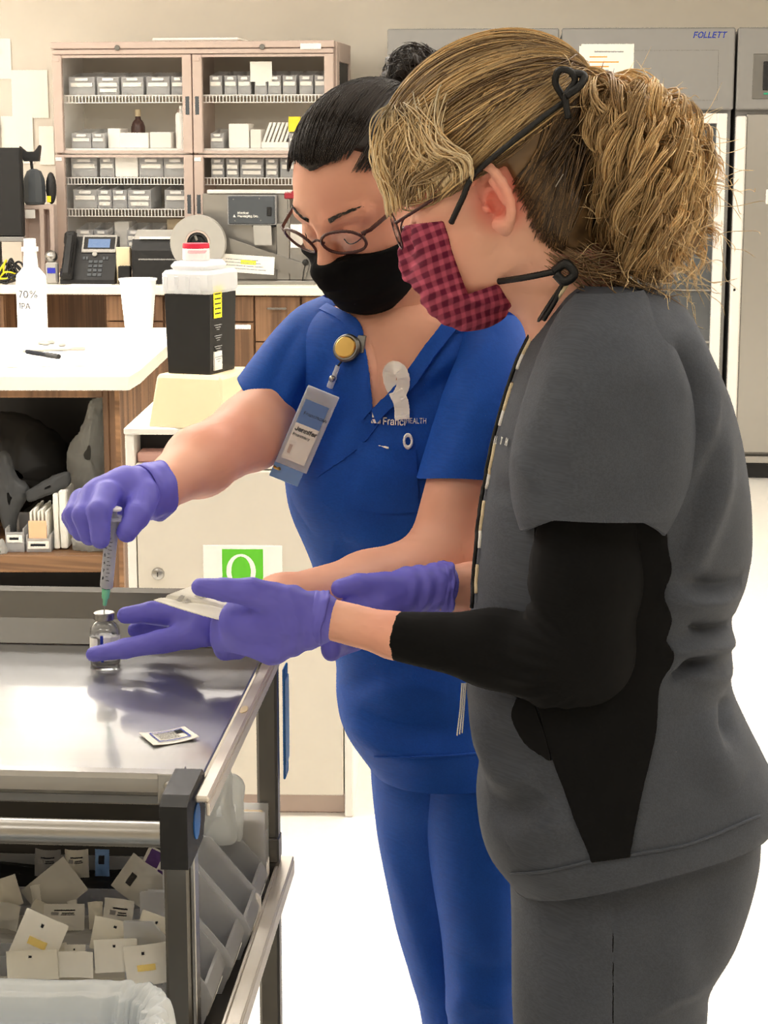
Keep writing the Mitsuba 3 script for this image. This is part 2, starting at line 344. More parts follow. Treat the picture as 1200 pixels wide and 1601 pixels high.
part(h, 'label_strip', C(lx(471), lx(503), -.008, -.0052, lz(77), lz(68), 0), 'm_white', label='blank white label strip')
for r, (z0, z1) in enumerate(((zm + .004, zh - .003), (.03, zm - .004))):
    for c, (a, b) in enumerate(((0, lx(301)), (lx(302.5), W))):
        sa, sb = a + lx(96) - (0 if c == 0 else 0), b - (lx(301) - lx(286)); sa = a + .045; sb = b - .045
        d = part(t, 'door', cat_([C(a, sa, 0, .03, z0, z1), C(sb, b, 0, .03, z0, z1), C(sa, sb, .008, .022, z1 - .012, z1, 0), C(sa, sb, .008, .022, z0, z0 + .012, 0)]), 'm_taupe')
        part(d, 'pane', C(sa, sb, .012, .015, z0 + .012, z1 - .012, 0), 'm_pane')
        hx = b - .03 if c == 0 else a + .012; zz = (lz(150), lz(179)) if r == 0 else (lz(305), lz(335))
        part(d, 'handle_recess', C(hx, hx + .018, -.002, .001, zz[1], zz[0], .001), 'm_greybox')
        part(d, 'catch', C(a + .003, a + .035, -.004, 0, (z1 if r == 0 else z1) - .03, (z1 if r == 0 else z1) - .012, .001), 'm_taupe' if r == 0 else 'm_white')
def wire_shelf(a, b, py0, py1, name='wire_shelf'):
    z1, z0 = lz(py0), lz(py1); ms = [C(a, b, .05, .054, z1 - .004, z1, 0), C(a, b, .05, .054, z0, z0 + .004, 0), C(a, b, .06, D - .02, z1 - .006, z1 - .003, 0)]
    ms += [C(x, x + .0045, .051, .0535, z0, z1, 0) for x in np.arange(a + .006, b - .006, .0163)]
    part(med, name, cat_(ms), 'm_white')
LB, RB = (.022, x_m - .014), (x_m + .014, W - .022)
wire_shelf(*LB, 147, 160); wire_shelf(*LB, 278, 290); wire_shelf(*LB, 328, 341); wire_shelf(*RB, 147, 160); wire_shelf(*RB, 278, 290)
for a, b in (LB, RB): part(med, 'solid_shelf', C(a, b, .04, D - .015, lz(242), lz(232)), 'm_white')
part(med, 'side_liner', C(.0201, .0245, .04, D - .015, .03, HC - .03, 0), 'm_white', label='white inner liner')

# clear bins on the shelves: one unit mesh, scaled
def unit_bin(w=.035):
    def q(pts): return hull(pts)
    return cat_([box(0, 1, 0, 1, 0, w, 0), box(0, 1, 1 - w, 1, w, 1.2, 0), box(0, 1, 0, w, w, .92, 0),
                 hull([(x, y, z) for x in (0, w) for y, z in ((w, w), (1 - w, w), (1 - w, 1.2), (w, .92))]), hull([(x, y, z) for x in (1 - w, 1) for y, z in ((w, w), (1 - w, w), (1 - w, 1.2), (w, .92))])])
BIN = mikit.ply(unit_bin(), 'm_bin')
FILL = mikit.ply(box(.07, .93, .08, .9, .05, .7, .03), 'm_paper'); FILLS = [{**FILL, 'bsdf': {'type': 'ref', 'id': k}} for k in ('m_cabinet_white', 'm_paper', 'm_tape', 'm_white', 'm_paper')]
STRIP = mikit.ply(box(.08, .92, -.02, -.004, .42, .62, 0), 'm_paper'); TAG = mikit.ply(box(.25, .75, -.02, -.004, .72, .86, 0), 'm_white'); STRIP2 = mikit.ply(box(.12, .9, -.02, -.004, .14, .32, 0), 'm_paper')
def shelf_bin(a, b, pb, pt, label, seed, dep=.2):
    x0, x1, z0, z1 = lx(a), lx(b), lz(pb) + .0005, lz(pt)
    M = TC @ T().translate([x0, .062, z0]).scale([x1 - x0, dep, (z1 - z0) / .92])
    k = thing('storage_bin', label, 'bin', 'clear bins in the supply cabinet'); R = random.Random(seed)
    part(k, 'body', BIN, None, to=M); part(k, 'contents', FILLS[R.randrange(5)], None, to=M @ T().translate([0, 0, 0]).scale([1, 1, R.uniform(.6, 1.15)]))
    part(k, 'label_strip', STRIP, None, to=M); part(k, 'tag', TAG, None, to=M)
    if R.random() < .4: part(k, 'label_strip', STRIP2, None, to=M)
rows = [('left', 'top', 147, 118, [(105, 145), (149, 183), (187, 221), (226, 262), (265, 284)]), ('left', 'second', 232, 208, [(107, 137), (139, 158)]),
        ('left', 'third', 278, 247, [(105, 145), (150, 172), (212, 249), (251, 286)]), ('left', 'fourth', 328, 298, [(107, 144), (145, 167), (169, 191), (193, 229), (251, 286)]),
        ('left', 'bottom', 392, 362, [(110, 136), (138, 160), (190, 212), (214, 240)]),
        ('right', 'top', 147, 117, [(325, 344), (348, 367), (369, 389), (395, 414), (416, 436), (439, 460), (465, 486), (489, 507)]), ('right', 'second', 232, 208, [(325, 345), (448, 470)]),
        ('right', 'third', 278, 248, [(325, 345), (349, 368), (371, 407), (411, 430), (434, 466), (470, 504)])]
for side, nm, pb, pt, xs in rows:
    for i, (a, b) in enumerate(xs):
        shelf_bin(a, b, pb, pt, f'{ORD[i]} clear bin from the left on the {nm} shelf behind the {side} cabinet doors', a + pb)
def on_shelf(a, b, pb, pt, y0, y1, c=.003): return C(lx(a), lx(b), y0, y1, lz(pb) + .0006, lz(pt), c)
one('carton', on_shelf(121, 145, 147, 107, .3, .4), 'm_cabinet_white', 'pale carton standing behind the first bin on the top left shelf', 'box')
one('carton', on_shelf(160, 180, 232, 200, .1, .25), 'm_white', 'white carton beside the brown bottle on the second left shelf', 'box')
one('carton', on_shelf(181, 226, 232, 207, .08, .22), 'm_white', 'long low white carton in front of the brown bottle', 'box')
one('carton', on_shelf(228, 262, 232, 206, .08, .22), 'm_cabinet_white', 'off-white carton between the long low carton and the white bottle', 'box')
one('carton', on_shelf(255, 272, 232, 168, .28, .38), 'm_taupe', 'tan carton standing behind the tall white bottle', 'box')
one('carton', on_shelf(173, 209, 278, 246, .07, .25), 'm_white', 'stack of white packets between bins on the third left shelf', 'box')
one('carton', on_shelf(352, 384, 232, 193, .08, .2), 'm_white', 'tall white carton on the second right shelf', 'box')
one('carton', on_shelf(386, 403, 232, 202, .08, .2), 'm_cabinet_white', 'small off-white carton beside the tall white carton on the right', 'box')
one('carton', on_shelf(242, 268, 392, 346, .2, .35), 'm_cream', 'cream carton on the bottom left shelf above the label printer', 'box')
one('carton', on_shelf(162, 186, 392, 350, .15, .3), 'm_cabinet_white', 'off-white carton on the bottom left shelf above the phone', 'box')
def bottle(name, a, b, pb, pt, y, prof, m, label, cap):
    r = (lx(b) - lx(a)) / 2; h_ = lz(pt) - lz(pb); o = np.append((A + ex * (lx(a) + r) + ey * y)[:2], ZT + lz(pb) + .0006); k = thing(name, label, 'bottle')
    bm = lathe([(x * r, z * h_) for x, z in prof], 20); bm.apply_translation(o); part(k, 'body', bm, m, smooth=40)
    cm = lathe([(0, .82 * h_), (.42 * r, .82 * h_), (.42 * r, h_), (0, h_)], 16); cm.apply_translation(o); part(k, 'cap', cm, cap, smooth=40, label='pale screw cap'); return k
bp = [(0, 0), (.95, 0), (1, .03), (1, .55), (.75, .68), (.4, .75), (.38, .82), (0, .82)]
bottle('brown_bottle', 182, 204, 232, 169, .28, bp, 'm_amber', 'dark brown glass bottle with pale cap on the second left shelf', 'm_cream')
bottle('white_bottle', 266, 286, 232, 164, .12, [(0, 0), (.96, 0), (1, .03), (1, .8), (.7, .84), (.4, .84), (0, .84)], 'm_white', 'tall white bottle at the right end of the second left shelf', 'm_white')
one('white_jar', xf(lathe([(0, 0), (.026, 0), (.028, .004), (.028, .06), (.03, .06), (.03, .085), (.026, .09), (0, .09)], 20), basis(np.append((A + ex * lx(499) + ey * .33)[:2], ZT + lz(147)), (1, 0, 0), (0, 1, 0), (0, 0, 1))), 'm_white', 'white jar behind the last bin on the top right shelf', 'jar', smooth=40)
one('paper_card', xf(sheet(np.array([lx(389), .056, lz(127)]), (1, 0, 0), (0, -.05, 1), lx(423) - lx(389), lz(95) - lz(127), d=.002), MC), 'm_paper', 'blank white card propped before the bins on the top right shelf', 'card')
t = thing('file_rack', 'white slotted rack holding slanted white folders on the second right shelf', 'rack')
part(t, 'tray', on_shelf(404, 447, 232, 222, .07, .24), 'm_white')
for k in range(6):
    x0 = lx(405 + 6.6 * k); part(t, 'folder', xf(hull([(x0 + dx + s, y, z) for dx in (0, .012) for y in (.08, .22) for s, z in ((0, lz(222) + .0005), (.035, lz(191)))]), MC), 'm_white')
one('yellow_tag', C(lx(448), lx(467), .05, .056, lz(206), lz(182), .002), 'm_yellow', 'bright yellow tag on the bin at the right of the second shelf', 'tag')
m = C(lx(236), lx(372), .05, .3, HC + .004, HC + .022, .008)
one('plastic_tray', m, 'm_white', 'flat white plastic tray lying on top of the supply cabinet', 'tray')

# ---------------------------------------------------------------- things on the back counter
zt = ZT + .0004
def on(a, b, pt, y0, y1, c=.003, pb=None): return box(X(a, y0), X(b, y0), y0, y1, zt if pb is None else H(pb, y0), H(pt, y0), c)
t = thing('monitor', 'black computer monitor cut off by the left edge', 'monitor')
part(t, 'housing', box(X(-70, 8.9), X(38, 8.9), 8.9, 8.94, H(372, 8.9), H(231, 8.9), .006), 'm_black')
part(t, 'screen', box(X(-66, 8.9), X(35, 8.9), 8.898, 8.9, H(370, 8.9), H(235, 8.9), 0), 'm_black'); part(t, 'lower_bezel', box(X(-70, 8.9), X(38, 8.9), 8.895, 8.94, H(380, 8.9), H(372, 8.9)), 'm_applgrey')
part(t, 'stand', cat_([box(X(-20, 8.93), X(0, 8.93), 8.945, 8.97, zt, H(300, 8.93)), box(X(-40, 8.9), X(15, 8.9), 8.86, 9.03, zt, zt + .012)]), 'm_dark')
t = thing('paper_organizer', 'taupe desk organizer with open slots beside the supply cabinet', 'organizer')
xa, xb = X(34, 9.02), X(79, 9.02); zo = H(322, 9.02)
for x in (xa, (xa + xb) / 2 + .02, xb): part(t, 'upright', box(x, x + .022, 9.02, 9.09, zt, zo), 'm_taupe')
part(t, 'shelf', box(xa, xb + .02, 9.02, 9.09, zo - .02, zo + .002), 'm_taupe'); part(t, 'back_panel', box(xa, xb, 9.086, 9.092, zt, zo), 'm_taupe')
part(t, 'label_card', box(X(40, 9.0), X(56, 9.0), 9.012, 9.018, H(343, 9.02), H(329, 9.02)), 'm_white')
t = thing('desk_device', 'dark grey rounded device with a forked top, standing on the organizer', 'device')
o = np.array([X(57, 9.05), 9.055, zo + .003]); m = lathe([(0, 0), (.044, 0), (.052, .012), (.054, .07), (.05, .12), (.034, .155), (.012, .165), (0, .166)], 10); m.apply_translation(o); part(t, 'body', m, 'm_greybox', smooth=20)
part(t, 'neck', cyl(o + (-.008, 0, .16), o + (-.012, 0, .21), .007, 10), 'm_dark'); zf = o[2] + .2
part(t, 'fork', prism([(-.05, .07), (-.02, .045), (.02, .045), (.045, .075), (.05, .07), (.04, .0), (-.03, .0), (-.04, .02)], o + (-.012, .012, .2), (1, 0, 0), (0, 0, 1), .03), 'm_black')
t = thing('black_pouch', 'small rounded black pouch with a yellow tab between device and cabinet', 'pouch'); o = np.array([X(81, 9.03), 9.06, zo + .003])
part(t, 'body', xf(trimesh.creation.icosphere(2, 1.), np.diag([.025, .024, .075, 1])).apply_translation(o + (0, 0, .0755)), 'm_dark', smooth=True); part(t, 'tab', box(o[0] - .016, o[0] + .004, o[1] - .027, o[1] - .022, o[2] + .01, o[2] + .04), 'm_yellow')
R = random.Random(4); zc_ = zt + .006
for k in range(5):
    pts = [(X(-6, 8.84) + .16 * R.random(), 8.79 + .05 * R.random(), zt + .006 + (.11 * R.random() if 0 < i < 6 else 0)) for i in range(7)]
    one('cable', tube(spline(pts, 50), .005, 6), ['m_black', 'm_dark', 'm_black', 'm_yellow', 'm_black'][k], ['tangled black cable below the monitor', 'tangled black cable below the monitor', 'tangled black cable below the monitor', 'yellow cable in the tangle below the monitor', 'tangled black cable below the monitor'][k], 'cable', smooth=True, group=None if k == 3 else 'black cables below the monitor')
t = thing('charging_device', 'small clear and grey device with a blue lit window left of the phone', 'device'); o = np.array([X(80, 8.84), 8.84, zt])
part(t, 'body', box(o[0] - .028, o[0] + .028, 8.83, 8.87, zt, zt + .1, .008), 'm_tape'); part(t, 'blue_window', box(o[0] - .018, o[0] + .02, 8.827, 8.8295, zt + .05, zt + .075, 0), 'm_black', emitter=glow((70, 80, 255), .9), label='blue lit window')
part(t, 'dome', xf(trimesh.creation.icosphere(2, .03), np.eye(4)).apply_translation(o + (-.004, .015, .125)), 'm_steel', smooth=True)
# desk phone: a sloped body
t = thing('desk_phone', 'black office desk phone with a lit display and handset on the left', 'phone')
a, b = X(96, 8.87), X(180, 8.87); y0 = 8.83; py = 8.96; zp = H(372, 8.93); s = (zp - zt - .02) / (py - y0); n = U((0, -s, 1)); ax, ay = np.array([1., 0, 0]), U((0, 1, s)); o = np.array([a, y0, zt + .02]); L = math.hypot(py - y0, zp - zt - .02)
part(t, 'body', hull([(x, y, z) for x in (a, b) for y, z in ((y0, zt), (y0, zt + .02), (py, zp), (py + .02, zp), (py + .03, zt))]), 'm_dark')
MP = basis(o, ax, ay, np.cross(ax, ay)); w = b - a
hx = xf(cat_([box(.005, .06, -.005, L * .98, .0, .02, .01), box(.004, .062, L * .72, L + .01, .018, .045, .012), box(.004, .062, -.01, L * .22, .018, .04, .012), box(.012, .054, 0, L * .95, .03, .05, .01)]), MP); part(t, 'handset', hx, 'm_black')
f = part(t, 'display_frame', xf(box(.085, w - .004, L * .62, L + .006, .0005, .008, .003), MP), 'm_tape', label='silver display frame'); part(f, 'bezel', xf(box(.095, w - .012, L * .69, L * .97, .008, .0095, 0), MP), 'm_black')
part(f, 'screen', xf(box(.115, w - .035, L * .72, L * .92, .0096, .0105, 0), MP), 'm_black', label='pale blue lit screen', emitter=glow((170, 205, 255), .9))
for r in range(4):
    for c in range(3): part(t, 'key', xf(box(.125 + .024 * c, .144 + .024 * c, L * (.08 + .1 * r), L * (.145 + .1 * r), .0005, .004, .001), MP), 'm_greybox')
for q in range(4): part(t, 'key', xf(box([.095, .11, .19, .205][q], [.106, .121, .201, .216][q], L * .46, L * .53, .0005, .004, .001), MP), 'm_greybox')
part(t, 'round_key', xf(cyl((.15, L * .58, .0005), (.15, L * .58, .009), .012, 14), MP), 'm_tape')
t = thing('label_printer', 'black label printer with a cream paper roll between phone and tape roll', 'printer')
a, b, y0, y1 = X(206, 8.84), X(283, 8.84), 8.84, 9.0; zb = H(376, 8.84)
part(t, 'body', hull([(x, y, z) for x in (a, b) for y, z in ((y0 + .01, zt), (y0, zt + .02), (y0, zb - .05), (y0 + .02, zb), (y1, zb), (y1, zt))]), 'm_dark')
part(t, 'slot', box(a + .03, b - .02, y0 - .002, y0 + .001, H(408, y0), H(406, y0), 0), 'm_inkgrey'); part(t, 'lid', hull([(x, y, z) for x in (a + .01, b - .005) for y, z in ((y0 + .02, zb + .0003), (y0 + .03, zb + .016), (y1 - .06, zb + .042), (y1 - .01, zb + .03), (y1 - .01, zb + .0003))]), 'm_tape')
part(t, 'paper', box(a + .035, b - .005, y0 + .004, y0 + .05, zb + .002, zb + .012, .001), 'm_paper')
t = thing('black_stand', 'small black stand holding cream slips between phone and label printer', 'stand')
part(t, 'base', box(X(184, 8.83), X(202, 8.83), 8.83, 8.87, zt, H(418, 8.83)), 'm_black'); part(t, 'slips', box(X(181, 8.87), X(203, 8.87), 8.872, 8.9, zt, H(388, 8.87)), 'm_cream', label='cream paper slips')
one('paper_sheet', box(X(108, 8.79), X(172, 8.79), 8.77, 8.82, zt, zt + .002, 0), 'm_paper', 'loose white paper on the counter before the phone', 'paper')
# unit-dose packaging machine and its tape roll
t = thing('packaging_machine', 'stainless packaging machine with a dark grey control box on the back counter', 'machine')
YM = 8.97
part(t, 'back_plate', box(X(318, YM), X(452, YM), YM, YM + .02, zt + .01, H(303, YM)), 'm_steel'); part(t, 'top_rail', box(X(326, YM), X(458, YM), YM - .02, YM + .02, H(303, YM), H(297, YM)), 'm_cabinet_white')
part(t, 'base', box(X(318, 8.86), X(492, 8.86), 8.86, 9.03, zt, zt + .018), 'm_steel'); part(t, 'post', box(X(450, 8.93), X(454, 8.93), 8.93, 8.96, zt + .0185, H(312, 8.93)), 'm_steel')
cb = part(t, 'control_box', box(X(358, 8.9), X(430, 8.9), 8.9, 8.968, H(351, 8.9), H(307, 8.9), .004), 'm_greybox')
part(cb, 'frame', box(X(356.5, 8.905), X(432, 8.905), 8.906, 8.95, H(352.5, 8.9), H(305.5, 8.9), .002), 'm_inkgrey')
for px, py in ((366, 312), (406, 311), (368, 346), (408, 345)): part(cb, 'screw', cyl((X(px, 8.9), 8.898, H(py, 8.9)), (X(px, 8.9), 8.9, H(py, 8.9)), .003, 8), 'm_steel')
hs = H(334, 8.9) - H(337.5, 8.9)
part(cb, 'lettering', cat_([text('Medical', hs, (X(372, 8.9), 8.8999, H(335, 8.9)), (1, 0, 0), (0, 0, 1), .0008, True), text('Packaging Inc.', hs, (X(372, 8.9), 8.8999, H(340, 8.9)), (1, 0, 0), (0, 0, 1), .0008, True),
                           prism([(0, 0), (.012, 0), (.006, .012)], (X(365, 8.9), 8.8999, H(340, 8.9)), (1, 0, 0), (0, 0, 1), .0008)]), 'm_white', label='white lettering with a small triangle mark')
part(cb, 'switch', box(X(418, 8.9), X(425, 8.9), 8.89, 8.9, H(338, 8.9), H(324, 8.9)), 'm_black')
part(t, 'chute', hull([(X(px, 8.9), y, H(py, 8.9)) for px, py in ((396, 353), (424, 353), (398, 384), (425, 384)) for y in (8.9, 8.93)]), 'm_tape')
part(t, 'chute_mount', box(X(394, 8.9), X(430, 8.9), 8.91, 8.968, H(356, 8.9), H(352.6, 8.9)), 'm_black')
part(t, 'front_block', box(X(432, 8.9), X(452, 8.9), 8.9, 8.929, zt + .0185, H(350, 8.9)), 'm_steel')
part(t, 'arm', hull([(X(px, 8.87), y, H(py, 8.87)) for px, py in ((357, 373), (362, 397), (476, 437), (482, 416)) for y in (8.875, 8.89)]), 'm_steel')
part(t, 'side_plate', box(X(452, 8.91), X(490, 8.91), 8.91, 8.92, zt + .0185, H(385, 8.91)), 'm_steel')
lv = part(t, 'lever', tube([(X(472, 8.86), 8.868, H(440, 8.86)), (X(474, 8.86), 8.868, H(425, 8.86)), (X(477, 8.86), 8.868, H(412, 8.86))], .0025, 6), 'm_black'); part(lv, 'knob', trimesh.creation.icosphere(2, .015).apply_translation((X(477, 8.86), 8.866, H(411, 8.86))), 'm_black', smooth=True)
one('white_card', box(X(454, 8.9), X(490, 8.9), 8.9, 8.9015, H(388, 8.9), H(351, 8.9), 0), 'm_paper', 'white card on the right of the packaging machine behind the eyeglasses', 'card')
one('red_box', box(X(445, 8.95), X(480, 8.95), 8.95, 9.03, H(311, 8.95), H(299, 8.95)), 'm_maroon', 'dark red box on the packaging machine beside her forehead', 'box')
t = thing('tape_roll', 'large grey roll of tape with a black hub in front of the packaging machine', 'roll'); YT = 8.78
o = np.array([X(309, YT), YT, H(381, YT)]); ro = X(352, YT) - X(309, YT); ri = ro * .46
MR = basis(o, (1, 0, 0), (0, 0, 1), (0, -1, 0)); lr = lambda p_, n=48: xf(lathe(p_, n), MR)
part(t, 'tape', lr([(ri, -.05), (ro, -.05), (ro, 0), (ri, 0), (ri, -.05)]), 'm_tape', smooth=35)
part(t, 'core', lr([(ri - .001, -.05), (ri - .001, .001), (ri - .01, .001), (ri - .01, -.05), (ri - .001, -.05)]), 'm_taupe', smooth=35)
hb = part(t, 'hub', lr([(0, -.05), (ri - .0105, -.05), (ri - .0105, -.006), (ri - .02, -.002), (ri - .03, -.012), (.012, -.012), (.01, .004), (0, .004)]), 'm_black', smooth=35)
for k in range(3): part(hb, 'spoke', xf(rotz(box(-.006, .006, .01, ri - .02, -.012, -.004), 120 * k + 20), MR), 'm_steel')
part(t, 'axle', cyl(o + (0, .051, 0), o + (0, .16, 0), .008, 10), 'm_steel')
n = thing('paper_notice', 'white notice with a yellow highlight leaning on the packaging machine', 'paper'); YN = 8.85
o = P(343, 424, YN); e1 = U(P(428, 430, YN) - o); e2 = U(P(350, 397, YN) - o); wN, hN = np.linalg.norm(P(428, 430, YN) - o), np.linalg.norm(P(350, 397, YN) - o); MN = basis(o, e1, U(e2 - e1 * (e1 @ e2)), np.cross(e1, U(e2 - e1 * (e1 @ e2))))
part(n, 'sheet', xf(box(0, wN, 0, hN, 0, .001, 0), MN), 'm_paper'); part(n, 'highlight', xf(box(wN * .38, wN * .66, hN * .48, hN * .72, .0011, .0014, 0), MN), 'm_highlight', label='yellow highlighted words')
for k in range(4): part(n, 'printed_line', xf(box(wN * .1, wN * (.85 - .05 * k), hN * (.2 + .17 * k), hN * (.2 + .17 * k) + .003, .0011, .0014, 0), MN), 'm_inkgrey')
# papers on the back wall
for k, (a, b, c, d_, lb) in enumerate(((-30, 28, 58, 122, 'sheet of paper with a drawn triangle taped high on the wall at the left edge'), (27, 83, 108, 184, 'blank sheet of paper taped to the wall beside the supply cabinet'), (9, 58, 181, 256, 'lower sheet of paper taped to the wall behind the monitor'), (67, 90, 197, 258, 'paper on the wall half hidden by the cabinet side'))):
    one('wall_paper', box(X(a, 9.69), X(b, 9.69), 9.694 - .0015 * k, 9.696 - .0015 * k, H(d_, 9.69), H(c, 9.69), 0), 'm_paper', lb, 'paper')
t = thing('wall_phone', 'small black and white device behind the monitor top at the left edge', 'device')
part(t, 'body', box(X(-12, 9.68), X(4, 9.68), 9.66, 9.69, H(235, 9.68), H(205, 9.68)), 'm_white'); part(t, 'dark_top', box(X(-12, 9.68), X(4, 9.68), 9.655, 9.69, H(205, 9.68), H(187, 9.68)), 'm_black')
# ---------------------------------------------------------------- island with white worktop (turned 4 degrees)
OI = Z(201, 589, .92); EX, EY = RT.copy(), np.array([-RT[1], RT[0], 0.0]); MI = basis(np.array([OI[0], OI[1], 0]), EX, EY, (0, 0, 1))
I = lambda *a: xf(box(*a), MI)
def il(px, py, z=.92): q = Z(px, py, z) - OI; return q @ EX, q @ EY
def iy(px, py, yl):     # a point of the plane at local depth yl
    q = ray(px, py); s = ((OI + EY * yl - CAM) @ EY) / (q @ EY); w = CAM + q * s; return (w - OI) @ EX, w[2]
DI = il(120, 512)[1]; cx, cy = il(218, 579)
t = thing('island', 'wood island with open shelves under a thick white worktop at the left', 'island')
part(t, 'worktop', prism([(-2.2, 0), (0, 0), (cx, cy), (cx + .006, DI), (-2.2, DI)], (OI[0], OI[1], .882), EX, EY, .038), 'm_counter', label='thick white worktop')
xs_, _ = iy(163, 700, .06); xe, _ = iy(189, 700, .06)
part(t, 'end_panel', I(xe - .03, xe, .05, DI - .05, 0, .881), 'm_wood'); part(t, 'stile', I(xs_, xe - .0305, .05, .075, 0, .881), 'm_wood'); part(t, 'edge_band', I(xe - .012, xe + .001, .045, .0495, 0, .881, 0), 'm_woodh')
part(t, 'top_rail', I(-2.1, xs_, .05, .075, iy(80, 622, .05)[1], .881), 'm_wood')
zs = iy(80, 868, .06)[1]; zl = iy(80, 895, .06)[1]
part(t, 'shelf', I(-2.1, xe - .0305, .06, .7, zl, zs), 'm_woodh'); part(t, 'back_panel', I(-2.1, xe - .031, .7, .72, .0, .88, 0), 'm_dark'); part(t, 'base_shelf', I(-2.1, xe - .031, .08, .7, .08, .1), 'm_woodh')
part(t, 'inner_side', I(xe - .0335, xe - .0305, .08, .7, .1, .88, 0), 'm_dark')
# things on the island's top
def iplace(px, py): q = Z(px, py, .92); return np.array([q[0], q[1], .9205])
o = iplace(52, 538); s = 3000 / (o @ np.array([FW[0], FW[1], 0]) + 0.0); s = 1 / 500.
hs = [H(py, o[1]) - .9205 for py in (375, 388, 395, 420, 437, 455)]
r = .048; t = thing('spray_bottle', 'tall white plastic bottle with handwriting near the left edge of the island', 'bottle')
body = lathe([(0, 0), (r * .97, 0), (r, .006), (r, hs[4]), (r * .94, hs[4] + .01), (r * .5, hs[3]), (r * .42, hs[2]), (0, hs[2])], 28); body.apply_translation(o); part(t, 'body', body, 'm_white', smooth=35)
cp = lathe([(0, hs[2]), (r * .56, hs[2]), (r * .56, hs[1]), (r * .42, hs[1]), (r * .40, hs[0]), (0, hs[0])], 20); cp.apply_translation(o); part(t, 'cap', cp, 'm_white', smooth=35)
def on_bottle(s_, h_, zz, x0):
    m = meshkit.text_mesh(s_, h_, .0006); th = (m.vertices[:, 0] + x0) / r; rr = r + m.vertices[:, 2]; m.vertices = np.stack([o[0] + rr * np.sin(th), o[1] - rr * np.cos(th), o[2] + zz + m.vertices[:, 1]], 1); return m
part(t, 'handwriting', cat_([on_bottle('70%', .022, hs[4] - .06, -.036), on_bottle('IPA', .018, hs[4] - .095, -.036)]), 'm_ink', label='dark handwriting')
o = iplace(217, 514); hc = H(437, o[1]) - .9205; k = hc; t = thing('cup', 'white disposable cup standing on the island beside the black container', 'cup')
m = lathe([(0, .004), (0, 0), (.048, 0), (.064, hc), (.067, hc), (.067, hc - .006), (.0625, hc - .006), (.0455, .004), (0, .004)], 32); m.apply_translation(o); part(t, 'wall', m, 'm_white', smooth=35)
for q, (a, lb) in enumerate((((10, 575, 172, 548), 'sheet of paper lying at the front of the island under the pen'), ((25, 556, 120, 536), 'white paper lying behind the pen on the island'))):
    p0, p1, p2, p3 = iplace(a[0], a[1]), iplace(a[2], a[1] - 3), iplace(a[2] - 10, a[3]), iplace(a[0] + 10, a[3]); z_ = .0004 + .0008 * q
    one('paper_sheet', hull([x + (0, 0, dz) for x in (p0, p1, p2, p3) for dz in (z_, z_ + .0008)]), 'm_paper', lb, 'paper')
t = thing('pen', 'black ballpoint pen lying on paper on the island', 'pen'); a, b = iplace(42, 554) + (0, 0, .008), iplace(92, 562) + (0, 0, .008)
part(t, 'barrel', tube([a, a + (b - a) * .62], .006, 8), 'm_ink'); part(t, 'cap', tube([a + (b - a) * .63, b], .0075, 8), 'm_black')
t = thing('eyeglass_case', 'thin grey pointer lying behind the pen on the island', 'pointer'); a, b = iplace(36, 552) + (0, 0, .006), iplace(130, 549) + (0, 0, .006)
t2 = part(t, 'rod', tube([a, b], .004, 8), 'm_tape'); part(t, 'tip', tube([a + (b - a) * .8, b + (b - a) * .03], .008, 8), 'm_taupe')
labels[t]['label'] = 'thin grey rod with a thicker end lying behind the pen on the island'
for k_, (px, py) in enumerate(((66, 540), (72, 541), (80, 539), (97, 543))):
    o = iplace(px, py); one('crumpled_wrapper', xf(trimesh.creation.icosphere(1, .013), np.diag([1, 1, .5, 1])).apply_translation(o + (0, 0, .0075)), 'm_tape', 'small crumpled grey wrapper on the island before the spray bottle', 'wrapper', group='wrappers on the island')

# ---------------------------------------------------------------- things in the island's shelf
zsh = zs + .0006
def crumple(m, a, f, seed=0):
    m = m.copy(); n = m.vertex_normals; r = 1 - np.abs(2 * meshkit.fbm(m.vertices * (f, f, f * .5), 3, seed) - 1) * 2.2; m.vertices = m.vertices + n * ((r - .3) * a)[:, None]; return m
def blob(c, r, sub=3): return xf(trimesh.creation.icosphere(sub, 1.), basis(c, (r[0], 0, 0), (0, r[1], 0), (0, 0, r[2])))
def iw(px, py, yl): x, z = iy(px, py, yl); return OI * (1, 1, 0) + EX * x + EY * yl + (0, 0, z)
def bag(pts, yl, d, m, label, name='plastic_bag', a=.012, f=22, seed=1, cat='bag'):
    """a bag drawn as an outline with real depth: a bulged closed body"""
    from shapely.geometry import Polygon, Point
    q = np.array([iy(px, py, yl) for px, py in pts]); c = q.mean(0); n = 64; ring = spline(np.vstack([q, q[:1]]), n + 1)[:-1]; rows_ = []
    for s_ in np.linspace(-1, 1, 15):
        k_ = max(.02, (1 - abs(s_) ** 2.2)) ** .5; rr = c + (ring - c) * k_; rows_.append(np.stack([OI[0] + EX[0] * rr[:, 0] + EY[0] * (yl + d * s_), OI[1] + EX[1] * rr[:, 0] + EY[1] * (yl + d * s_), rr[:, 1]], 1))
    g = crumple(trimesh.util.concatenate([grid(np.array(rows_), True)]), a, f, seed); g.vertices[:, 2] = np.maximum(g.vertices[:, 2], zsh); return one(name, g, m, label, cat, smooth=True)
bag([(-20, 650), (40, 655), (100, 700), (112, 745), (60, 775), (20, 800), (-20, 800)], .42, .16, 'm_black', 'large black plastic bag filling the back of the island shelf', a=.02, f=14)
bag([(146, 626), (165, 626), (170, 680), (168, 740), (160, 775), (125, 770), (108, 735), (112, 700), (130, 670)], .3, .06, 'm_poly', 'clear twisted plastic bag hanging at the right of the island shelf', a=.014, f=26, seed=5)
bag([(118, 830), (130, 815), (160, 815), (172, 850), (170, 869), (125, 869), (116, 850)], .14, .04, 'm_poly', 'clear bag with small tubes at the right end of the island shelf', a=.012, f=40, seed=8)
